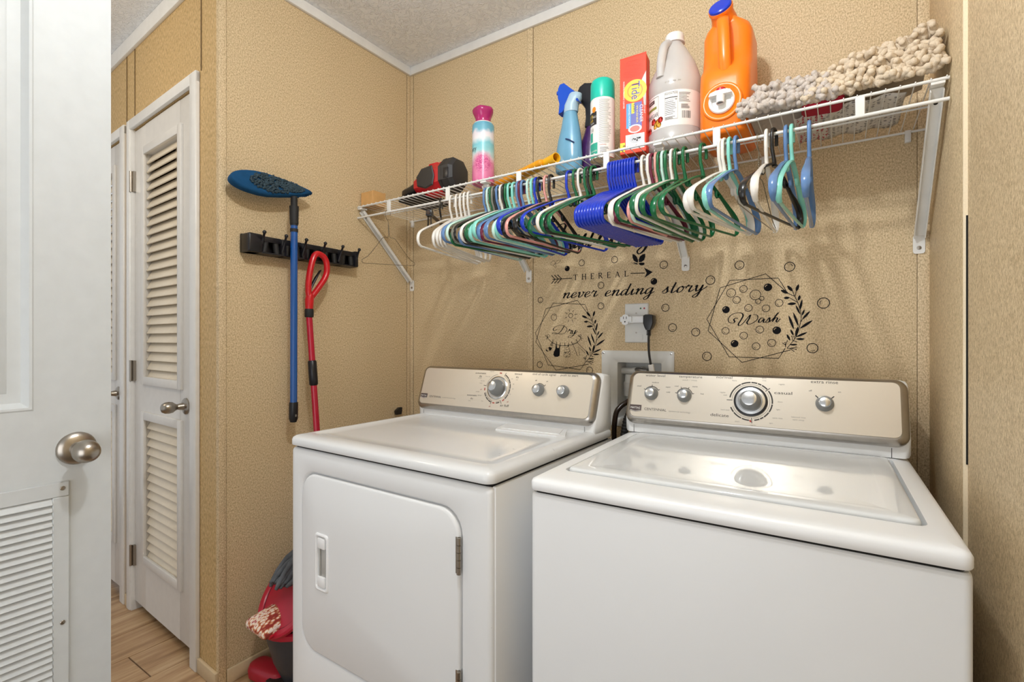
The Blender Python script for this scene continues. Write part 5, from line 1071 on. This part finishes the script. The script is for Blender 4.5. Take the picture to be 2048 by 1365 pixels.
t = thing('script_lettering_decal', 'black cursive decal reading never ending story, across the wall above the outlet', 'wall decal', (0, 0, 0))
for wd_, a, b in SCRIPT:
    g = G(); a2 = (a[0], min(a[1], b[1])-0.0); b2 = (b[0], min(a[1], b[1])+.0); cursive(g, wd_, (a[0], 1340.5-3.0), (b[0], 1340.5-1.5), 20.5, 7.4); dobj('script_word', g, t, 'stuff')
g = G(); cursive(g, 'Laundry', (775, 1531), (1225, 1534), 50, 12); tag(dobj('script_lettering_decal', g), 'large cursive Laundry decal mostly hidden behind the hangers', 'wall decal')
def emblem(name, label, hexes, rings, dots, txt, leaves, stems, tw_):
    t = thing(name, label, 'wall decal', (0, 0, 0))
    for h in hexes:
        g = G(); strip(g, h, 2.2); dobj('hexagon_outline', g, t)
    for q in rings:
        g = G(); ring_(g, *q, w=1.8, a=3.3 if len(rings) > 1 else .6); dobj('bubble', g, t)
    for q in dots:
        g = G(); dot_(g, *q); dobj('solid_bubble', g, t)
    g = G()
    for s in txt: strip(g, smooth(s, 6), tw_, .28)
    dobj('script_lettering', g, t, 'stuff')
    g = G()
    for s in stems: strip(g, smooth(s, 4) if len(s) > 2 else s, 1.8)
    for s in stems[6:]:
        poly(g, circle(s[-1][0], s[-1][1], 1.6, 10))
    br = dobj('leaf_stem', g, t, 'stuff')
    for q in leaves:
        g = G(); leaf_(g, *q); dobj('leaf', g, br)
    return t
emblem('wash_emblem_decal', 'black Wash emblem decal with hexagon, bubbles and leaf branch above the washer', WASH_HEX, WASH_RINGS, WASH_DOTS, WASH_TEXT, WASH_LEAVES, WASH_STEMS, 5.0)
t = emblem('dry_emblem_decal', 'black Dry emblem decal with hexagon, sun and clothesline above the dryer', DRY_HEX, DRY_RINGS, [], DRY_TEXT, DRY_LEAVES, DRY_STEMS, 4.4)
g = G(); ring_(g, *SUN, w=1.8, hl=False)
for s in SUN_RAYS: strip(g, s, 1.7)
dobj('sun', g, t, 'stuff')
g = G(); strip(g, smooth(LINE, 5), 1.9)
for s in BOWS: strip(g, smooth(s, 4), 1.4)
for s in PEGS: strip(g, s, 2.2)
ln_ = dobj('clothesline', g, t, 'stuff')
def lerp2(a, b, k): return (a[0]+(b[0]-a[0])*k, a[1]+(b[1]-a[1])*k)
g = G(); sk = SOCK
for k0, k1 in ((0, .10), (.22, .34), (.48, .60)):
    poly(g, [lerp2(sk[0], sk[7], k0), lerp2(sk[1], sk[2], k0), lerp2(sk[1], sk[2], k1), lerp2(sk[0], sk[7], k1)])
poly(g, [sk[7], sk[2], sk[3], lerp2(sk[3], sk[4], .4), lerp2(sk[6], sk[7], .6)]); poly(g, [lerp2(sk[4], sk[3], .25), sk[4], sk[5], lerp2(sk[5], sk[6], .5)]); strip(g, sk, .9, closed=True); dobj('sock', g, ln_, 'stuff')
g = G(); vs_ = [g.bm.verts.new(wp(p)) for p in DRESS]; f = g.bm.faces.new(vs_); bmesh.ops.triangulate(g.bm, faces=[f]); dobj('dress', g, ln_)
g = G(); strip(g, SHIRT, 1.0, closed=True); rn = random.Random(8); xs = [p[0] for p in SHIRT]; zs = [p[1] for p in SHIRT]
def inside(p, P_):
    c = False
    for i in range(len(P_)):
        a, b = P_[i], P_[i-1]
        if (a[1] > p[1]) != (b[1] > p[1]) and p[0] < (b[0]-a[0])*(p[1]-a[1])/(b[1]-a[1])+a[0]: c = not c
    return c
k = 0
while k < 75:
    p = (rn.uniform(min(xs), max(xs)), rn.uniform(min(zs), max(zs)))
    if inside(p, SHIRT): poly(g, circle(p[0], p[1], rn.uniform(.8, 1.5), 7)); k += 1
dobj('shirt', g, ln_, 'stuff')
g = G(); strip(g, TROUSERS[:-1], 1.7, closed=True); dobj('trousers', g, ln_)

# ------------------------------------------------------------------ outlet, adapter, plug
PLATE = M('outlet_plate_white', 'dfdfdb', .3)
t = thing('outlet_plate', 'white outlet wall plate with two small indicator dots above the supply box', 'outlet', (0, 0, 0))
g = G(); f = rrf(1.0925, 1.1640, 1.1805, 1.3055, .004); g.loft([[(x, y, z) for x, z in f(q)] for q, y in ((0, -.0003), (0, -.003), (.003, -.006), (.004, -.006))]); pl = obj('plate', g, PLATE, t)
for nm, x, mt in (('green_indicator', 1.1522, M('indicator_green', '1d6b3c', .4)), ('red_indicator', 1.1655, M('indicator_red', 'b0202c', .4))):
    g = G(); g.lathe([(.0032, 0), (.0028, .0008), (.0005, .001)], 12, frame((x, -.006, 1.2870), (1, 0, 0), (0, 0, 1), (0, -1, 0))); obj(nm, g, mt, pl)
for z in (1.270, 1.200):
    g = G(); g.lathe([(.003, 0), (.0026, .0008), (.0005, .001)], 12, frame((1.136, -.006, z), (1, 0, 0), (0, 0, 1), (0, -1, 0))); obj('screw', g, NICKEL, pl)
g = G(); g.prism([(x, z) for x, z in rr(1.112, 1.172, 1.160, 1.196, .006)], 0, .0065, frame((0, -.001, 0), (1, 0, 0), (0, 0, 1), (0, -1, 0))); obj('lower_socket', g, PLATE, pl)
t = thing('outlet_adapter', 'white three way tap adapter plugged into the outlet plate', 'adapter', (0, 0, 0))
g = G(); g.box((1.105, -.044, 1.2335), (1.190, -.006, 1.2585), .004); bd = obj('adapter_body', g, APPL2, t)
g = G(); f = [(1.098, 1.2385), (1.104, 1.2385), (1.106, 1.2300), (1.116, 1.2265), (1.126, 1.2300), (1.128, 1.2385), (1.140, 1.2385), (1.140, 1.2565), (1.128, 1.2565), (1.126, 1.2620), (1.117, 1.2655), (1.108, 1.2620), (1.105, 1.2565), (1.098, 1.2565)]
g.prism([(x-.006, z) for x, z in f], .040, .050, frame((0, 0, 0), (1, 0, 0), (0, 0, 1), (0, -1, 0))); fc = obj('socket_face', g, APPL2, bd)
g = G(); g.cyl((1.098, -.026, 1.2475), (1.088, -.026, 1.2475), .010, .009, 14); obj('side_socket', g, M('clear_grey_plastic', 'c9cac8', .2), bd)
g = G(); g.box((1.1035, -.0503, 1.2485), (1.1055, -.0495, 1.2570)); g.box((1.1145, -.0503, 1.2485), (1.1165, -.0495, 1.2570)); g.cyl((1.110, -.0495, 1.2385), (1.110, -.0503, 1.2385), .0026, n=12); obj('slot', g, DARKGAP, fc, kind='stuff')
t = thing('power_cable', 'black plug and power cord hanging down from the white adapter', 'cord', (0, 0, 0))
g = G(); g.loft([[(x, y, z) for x, y in rr(1.196-a, -.060, 1.196+a, -.060+b_, .004)] for a, b_, z in ((.010, .030, 1.262), (.0175, .036, 1.2585), (.018, .036, 1.232), (.013, .030, 1.2175), (.008, .020, 1.2080))]); pg = obj('plug', g, BLACK, t, ang=50)
g = G()
for q in range(4): g.tube([(1.196+.0072*cos(j*pi/6), -.049+.0072*sin(j*pi/6), 1.2055-q*.0045) for j in range(12)], .0016, 6, closed=True)
g.cyl((1.196, -.049, 1.21), (1.197, -.049, 1.186), .0058, .0048, 10); obj('strain_relief', g, BLACK, pg, kind='stuff')
g = G(); g.tube(smooth([(1.196, -.049, 1.20), (1.1955, -.049, 1.17), (1.197, -.05, 1.13), (1.203, -.05, 1.09), (1.210, -.045, 1.05), (1.2, -.04, .98), (1.17, -.04, .86)], 6), .0042, 8); obj('flex', g, BLACK, t)
g = G(); g.box((-.009, -.0052, -.017), (.009, .0052, .017), .002); o = obj('cord_tag', g, LABELW, t, loc=(1.2065, -.0495, 1.072), rot=(0, -.17, 0))

# ------------------------------------------------------------------ recessed washer supply box
t = thing('washer_supply_box', 'white recessed washing machine supply box in the wall between the consoles', 'wall box', (0, 0, 0))
g = G(); y0_, y1_ = -.004, .085
fo = lambda q: rr(1.0013+q, .855+q, 1.2704-q, 1.1345-q, .006); fi = lambda q: rr(1.0640+q, .885+q, 1.2260-q, 1.0910-q, .004)
g.loft([[(x, y, z) for x, z in f(q)] for f, q, y in ((fo, 0, -.0005), (fo, 0, -.003), (fo, .002, -.0045), (fi, -.002, -.0045), (fi, 0, -.003), (fi, .001, y1_))], c0=False, c1=True)
fr_ = obj('box_frame', g, PLATE, t, ang=45)
for x, z in ((1.0095, 1.1265), (1.2605, 1.1265)):
    g = G(); g.lathe([(.0052, 0), (.0045, .002), (.001, .003)], 14, frame((x, -.0045, z), (1, 0, 0), (0, 0, 1), (0, -1, 0))); obj('screw', g, CHROME, fr_)
PVC = M('grey_white_pvc', 'cfcfcb', .35, var=.1, scale=50)
g = G(); g.cyl((1.062, .045, 1.058), (1.115, .045, 1.058), .0135, n=18); g.cyl((1.108, .045, 1.058), (1.145, .045, 1.060), .0165, n=18); pp = obj('supply_pipe', g, PVC, t)
g = G(); g.tube(smooth([(1.115, .045, 1.060), (1.13, .03, 1.064), (1.15, .02, 1.062), (1.17, .02, 1.060)], 4), [.009]*12+[.012], 10); obj('braided_coupling', g, M('braided_steel', '8d8a86', .4, .8, var=.3, scale=300), pp)
g = G(); g.lathe([(.020, 0), (.020, .05), (.016, .055), (.014, .08)], 20, frame((1.092, .042, .965), (1, 0, 0), (0, 1, 0), (0, 0, 1))); obj('drain_standpipe', g, PVC, t)
g = G(); g.box((1.112, -.012, 1.000), (1.148, .012, 1.012), .004); g.cyl((1.122, .03, 1.004), (1.122, -.010, 1.004), .007, n=12); obj('valve_handle', g, M('valve_red', 'b4182a', .4), t)
g = G()
for q in range(4): g.lathe([(.0135, 0), (.0150, .001), (.0150, .0045), (.0135, .0055)], 16, frame((1.122, .0, .968+q*.0075), (1, 0, 0), (0, 1, 0), (0, 0, 1)))
obj('hose_nut', g, M('chrome_nut', 'c0bfbc', .25, .9), t, kind='stuff')
g = G(); g.tube(smooth([(1.122, 0, .970), (1.118, -.03, .955), (1.095, -.055, .935), (1.082, -.07, .90), (1.080, -.075, .80), (1.09, -.06, .6), (1.15, -.05, .35)], 6), .0095, 12); o = obj('water_hose', g, M('dark_brown_hose', '2a1c12', .25), ang=None); tag(o, 'dark glossy water hose curving down between the two machines', 'hose')
g = G(); pts = smooth([(1.14, -.01, .97), (1.135, -.05, .93), (1.125, -.08, .88), (1.12, -.09, .78), (1.13, -.08, .5)], 14); rad = [.0115+.002*(i % 2) for i in range(len(pts))]; g.tube(pts, rad, 12); o = obj('drain_hose', g, RUBBER, ang=20); tag(o, 'black ribbed drain hose behind the left edge of the washer console', 'hose')
# ------------------------------------------------------------------ broom rack, dust mop, red handled mop
t = thing('broom_rack', 'long black wall rack with grip slots and folding hooks on the side wall', 'rack', (.003, 0, 0))
yA, yB = -.826, -.360; zc = 1.512; hh = .033
g = G(); g.box((0, yA, zc-hh), (.012, yB, zc+hh), .002); g.box((.004, yA, zc-hh), (.050, yB, zc-hh+.006), .002); bk = obj('back_plate', g, BLACK, t)
n_ = 5; cap = .052; pit = (yB-yA-cap)/n_
g = G(); g.box((.0, yA, zc-hh), (.058, yA+cap, zc+hh), .007, 3); obj('end_block', g, BLACK, t)
g = G(); g.box((.0, yB-.016, zc-hh), (.056, yB, zc+hh), .004, 2); g.box((.018, yB-.004, zc-.012), (.040, yB+.008, zc+.012), .003); obj('end_block', g, BLACK, t)
for i in range(n_):
    y = yA+cap+pit*i
    if i: 
        g = G(); g.box((.0, y-.010, zc-hh), (.052, y+.010, zc+hh-.004), .004); obj('divider', g, BLACK, t)
    g = G(); g.cyl((.034, y+.016, zc-.026), (.034, y+.022, zc+.022), .0105, n=14); g.cyl((.034, y+pit-.020, zc-.026), (.034, y+pit-.026, zc+.022), .0105, n=14); obj('grip_roller', g, RUBBER, t, kind='stuff')
    g = G(); g.box((.010, y+.008, zc+.010), (.046, y+pit-.008, zc+.030), .003); obj('slot_roof', g, BLACK, t)
for i in range(6):
    y = yA+cap-.004+pit*i*.985
    g = G(); g.tube(smooth([(.046, y, zc-.020), (.054, y+.002, zc+.006), (.066, y, zc+.024), (.078, y-.004, zc+.036)], 3), [.0055]*5+[.004]*5, 10); g.ball((.0785, y-.0042, zc+.037), .0068, n=12); obj('folding_hook', g, BLACK, t)

# blue dust mop, head up
MB_ = M('mop_blue_fabric', '14466e', .85, var=.2, scale=40, bump=.3, bscale=300, spec=.2); POLE = M('pole_blue', '0f5098', .25, coat=.3); NUB = M('grey_teal_chenille', '3f4f58', .95, var=.45, scale=60, spec=.1); NUB2 = M('dark_blue_fringe', '123a5e', .95, var=.3, scale=60, spec=.1)
px_, py_ = .075, -.672
t = thing('dust_mop', 'blue flat dust mop hanging head up in the broom rack', 'mop', (px_, py_, 0))
g = G(); g.tube([(0, .006, 1.665), (0, .006, 1.60)], [.0165, .0150], 18); g.cyl((0, .006, 1.70), (0, .006, 1.66), .012, n=14); obj('swivel_sleeve', g, RUBBER, t)
g = G(); g.cyl((0, .006, 1.605), (0, .004, .93), .0125, n=20); pl = obj('pole', g, POLE, t)
g = G(); g.cyl((0, .006, 1.570), (0, .006, 1.582), .0140, n=20); g.cyl((0, .006, 1.594), (0, .006, 1.606), .0135, n=20); obj('pole_collar', g, RUBBER, pl)
g = G(); g.tube([(0, .004, .945), (0, .004, .938), (0, .003, .885), (0, .003, .872)], [.0150, .0158, .0158, .011], 18); gr_ = obj('end_grip', g, BLACK, t)
g = G(); g.box((.0155, .000, .893), (.0165, .006, .901)); obj('hang_hole', g, M('grip_hole_grey', '77726a', .6), gr_)
# head: elongated cushion, pad face leaning up and outwards
HM_ = Matrix.Translation((-.012, -.070, 1.722)) @ Matrix.Rotation(radians(4), 4, 'X') @ Matrix.Rotation(radians(74), 4, 'Y')
def cush(k, z):
    o = []; N = 30
    for j in range(N):
        a = 2*pi*j/N; c, s_ = cos(a), sin(a); yy = -.150*(abs(c)**.75)*(1 if c > 0 else -1)
        taper = .046 if yy < -.04 else .046-(.046-.018)*min(1, (yy+.04)/.19)
        o.append((s_*taper*k, yy*(.94+.06*k), z))
    return o
g = G(); g.loft([cush(.55, -.020), cush(.86, -.017), cush(1, -.008), cush(1, .004), cush(.92, .011), cush(.78, .013)], m=HM_); hd = obj('mop_head', g, MB_, t, ang=None)
rn = random.Random(9); g = G()
def face_pt(a, k):
    c, s_ = cos(a), sin(a); yy = -.150*(abs(c)**.75)*(1 if c > 0 else -1)
    tp = .046 if yy < -.04 else .046-(.046-.018)*min(1, (yy+.04)/.19)
    return (s_*tp*k, yy*k*.92+.014)
for i in range(430):
    a = rn.uniform(0, 2*pi); q = face_pt(a, sqrt(rn.random())*.74); h = rn.uniform(.007, .013)
    z0 = .010
    g.tube([HM_ @ Vector((q[0], q[1], z0)), HM_ @ Vector((q[0]+rn.uniform(-.002, .002), q[1]+rn.uniform(-.003, .003), z0+h*.6)), HM_ @ Vector((q[0]+rn.uniform(-.004, .004), q[1]+rn.uniform(-.004, .004), z0+h))], [.0032, .0038, .0018], 6)
obj('chenille_tufts', g, NUB, hd, ang=None, kind='stuff')
g = G()
for i in range(60):
    a = rn.uniform(pi*.62, pi*1.38); q = face_pt(a, 1.0); u = face_pt(a, 1.10)
    g.tube([HM_ @ Vector((q[0], q[1]-.014, rn.uniform(-.006, .008))), HM_ @ Vector((u[0], u[1]-.010, rn.uniform(-.006, .008)))], [.0032, .0018], 5)
obj('fringe', g, NUB2, hd, ang=None, kind='stuff')

# red mop with loop handle and grey head
RM = M('mop_red_plastic', 'c0101c', .28, coat=.2); RP = M('mop_red_pole', 'b01030', .2, coat=.3)
t = thing('loop_handle_mop', 'red mop with an oval loop handle, leaning by the dryer under the rack', 'mop', (0, 0, 0))
XM = .075
lp = [(-0.5638, 1.505), (-0.5418, 1.497), (-0.5286, 1.476), (-0.5264, 1.445), (-0.5352, 1.415), (-0.5594, 1.38), (-0.5814, 1.352), (-0.599, 1.333), (-0.6067, 1.35), (-0.6067, 1.39), (-0.6012, 1.43), (-0.5902, 1.474), (-0.5792, 1.498)]
g = G(); g.ptube(smooth(lp, 5, True), (.0125, .0112), 14, closed=True, m=Matrix.Translation((XM, 0, 0))); obj('loop_handle', g, RM, t, ang=60)
g = G(); g.tube([(XM, -.600, 1.345), (XM, -.6030, 1.325), (XM, -.6040, 1.290)], [.014, .0165, .0145], 16); obj('handle_throat', g, RM, t)
g = G(); g.loft([[(XM+.008*cos(2*pi*j/12), y+ry*sin(2*pi*j/12)*.55, z+ry*sin(2*pi*j/12)*.4) for j in range(12)] for y, z, ry in ((-.602, 1.358, .006), (-.590, 1.385, .018), (-.572, 1.418, .018), (-.556, 1.442, .005))]); obj('release_trigger', g, BLACK, t, ang=60)
g = G(); g.tube([(XM, -.604, 1.291), (XM, -.604, 1.284), (XM, -.604, 1.263), (XM, -.604, 1.259)], [.0150, .0165, .0165, .0145], 16); obj('upper_collar', g, RUBBER, t)
pb = Vector((.118, -.566, .365)); pa = Vector((XM, -.604, 1.262)); lerp_ = lambda k: tuple(pa.lerp(pb, k))
g = G(); g.cyl(pa, pb, .0118, n=16); pole = obj('pole', g, RP, t)
g = G(); g.tube([lerp_(.185), lerp_(.19), lerp_(.285), lerp_(.29)], [.013, .0162, .0162, .013], 16); obj('twist_grip', g, BLACK, pole)
GREY = M('grey_microfibre', '5d6064', .95, var=.35, scale=50, bump=.6, bscale=250, spec=.1)
g = G(); rn = random.Random(14); c0_ = Vector((.205, -.715, .365))
for i in range(70):
    a = rn.uniform(0, 2*pi); r_ = rn.uniform(.01, .055); p0 = Vector((.190+.25*r_*cos(a), -.660+.25*r_*sin(a), .455+rn.uniform(-.01, .02))); p1 = Vector((.200+.8*r_*cos(a), -.740+r_*.8*sin(a), .410+rn.uniform(-.02, .02))); p2 = Vector((.212+r_*.8*cos(a), -.800+r_*sin(a)*.7, .372+rn.uniform(-.012, .012)))
    g.tube(smooth([tuple(p0), tuple(p1), tuple(p2)], 3), [.006, .008, .009, .009, .008, .008, .005], 7)
g.tube([lerp_(.97), (.15, -.60, .43), (.19, -.66, .45)], [.012, .03, .03], 14); obj('mop_strands', g, GREY, t, ang=None, kind='stuff')

# ------------------------------------------------------------------ spin bucket, mop plate, rug
RB = M('bucket_red_plastic', 'a80f2c', .35); BB = M('bucket_dark_grey', '2f3239', .4)
t = thing('mop_bucket', 'dark grey mop bucket with red rim and red foot pedal, left of the dryer', 'bucket', (.232, -.665, 0))
el = lambda rx, ry, z, cy=0: [(rx*cos(2*pi*j/32), cy+ry*sin(2*pi*j/32), z) for j in range(32)]
g = G(); g.loft([el(.085, .13, .015, .02), el(.095, .145, .03, .02), el(.110, .165, .12), el(.128, .185, .20), el(.132, .190, .232), el(.126, .184, .232), el(.118, .172, .15), el(.09, .14, .03, .02)]); obj('tub', g, BB, t)
g = G(); g.loft([el(.1325, .1905, .222), el(.137, .196, .224), el(.137, .196, .240), el(.132, .190, .245), el(.124, .182, .243), el(.122, .180, .232)], c0=False, c1=False); obj('rim', g, RB, t)
g = G(); g.loft([[(x, y, .012) for x, y in rr(-.215, -.135, -.055, -.060, .030, 5)], [(x, y, .036) for x, y in rr(-.217, -.137, -.053, -.058, .031, 5)], [(x, y, .050+.02*max(0, -.10-x)) for x, y in rr(-.211, -.131, -.059, -.064, .026, 5)], [(x, y, .054+.02*max(0, -.10-x)) for x, y in rr(-.200, -.120, -.068, -.074, .02, 5)]], m=Matrix.Rotation(radians(8), 4, 'Z')); obj('foot_pedal', g, RB, t, ang=50)
g = G(); g.box((-.075, -.16, .010), (.06, -.05, .045), .006); g.cyl((-.06, -.12, .025), (-.06, -.165, .025), .012, n=14); obj('pedal_hinge', g, BLACK, t)
t = thing('mop_plate', 'tilted round dark red mop plate standing in the mop bucket', 'mop plate', (.222, -.770, .322), rot=(radians(50), radians(-8), 0))
g = G(); g.lathe([(.128, 0), (.134, .003), (.134, .012), (.128, .017), (.112, .016), (.108, .011), (.03, .011), (.002, .011)], 44); pl = obj('plate', g, RB, t)
g = G(); g.lathe([(.1105, .0125), (.107, .0118)], 44, c0=False, c1=False); obj('groove', g, DARKGAP, pl, fix=False)
# patterned rug folded over the bucket
m = bpy.data.materials.new('patterned_rug'); m.use_nodes = True; n, l = nodes(m); b = n['Principled BSDF']; b.inputs['Roughness'].default_value = .85
tc = n.new('ShaderNodeTexCoord'); mp = n.new('ShaderNodeMapping'); mp.inputs['Rotation'].default_value = (0, 0, .5); mp.inputs['Scale'].default_value = (110, 60, 60); l.new(tc.outputs['Object'], mp.inputs[0])
v = n.new('ShaderNodeTexVoronoi'); v.inputs['Scale'].default_value = 1; l.new(mp.outputs[0], v.inputs['Vector']); no = n.new('ShaderNodeTexNoise'); no.inputs['Scale'].default_value = 9; l.new(tc.outputs['Object'], no.inputs['Vector'])
r = ramp(n, [(.2, 'a32036'), (.33, 'd9c2b0'), (.45, 'e9ddd0'), (.55, 'c98a60'), (.7, '8e2a22')]); mxv = n.new('ShaderNodeMath'); mxv.operation = 'MULTIPLY_ADD'; mxv.inputs[1].default_value = .75; l.new(v.outputs['Distance'], mxv.inputs[0])
m2 = n.new('ShaderNodeMath'); m2.operation = 'MULTIPLY_ADD'; m2.inputs[1].default_value = .9; m2.inputs[2].default_value = -.28; l.new(no.outputs['Fac'], m2.inputs[0]); l.new(m2.outputs[0], mxv.inputs[2]); l.new(mxv.outputs[0], r.inputs[0]); l.new(r.outputs[0], b.inputs['Base Color'])
t = thing('folded_rug', 'folded red and cream patterned rug resting on the mop bucket', 'rug', (.205, -.745, .272), rot=(radians(4), radians(12), radians(6)))
f = lambda q, z: [(x, y, z) for x, y in rr(-.052+q, -.150+q, .052-q, .150-q, .016, 5)]
g = G(); g.loft([f(.010, -.016), f(.0, -.009), f(-.002, .003), f(.004, .012), f(.018, .019), f(.034, .022)]); top = obj('rug_fold', g, m, t, ang=None)
g = G(); g.tube([(.048, -.135, -.006), (.051, 0, -.004), (.049, .14, -.006)], .009, 10); obj('red_edge_binding', g, M('rug_red_edge', 'b81228', .8), top)
g = G(); g.tube([(.046, -.135, .008), (.048, 0, .010), (.046, .14, .008)], .005, 8); obj('pale_edge_binding', g, M('rug_pale_edge', 'e2d3c8', .8, var=.3, scale=120), top)
# small black catch behind the dryer
g = G(); g.loft([[(x, y, 0) for x, y in [(-.006, -.016), (.008, -.02), (.010, .012), (-.006, .014)]], [(x, y, .018) for x, y in [(-.006, -.02), (.010, -.022), (.012, .014), (-.006, .016)]], [(x, y, .032) for x, y in [(-.004, .000), (.008, .000), (.008, .018), (-.004, .018)]]]); o = obj('vent_hook', g, BLACK, loc=(.012, -.090, .822)); g = None
tag(o, 'small black plastic hook on the side wall behind the dryer', 'hook')
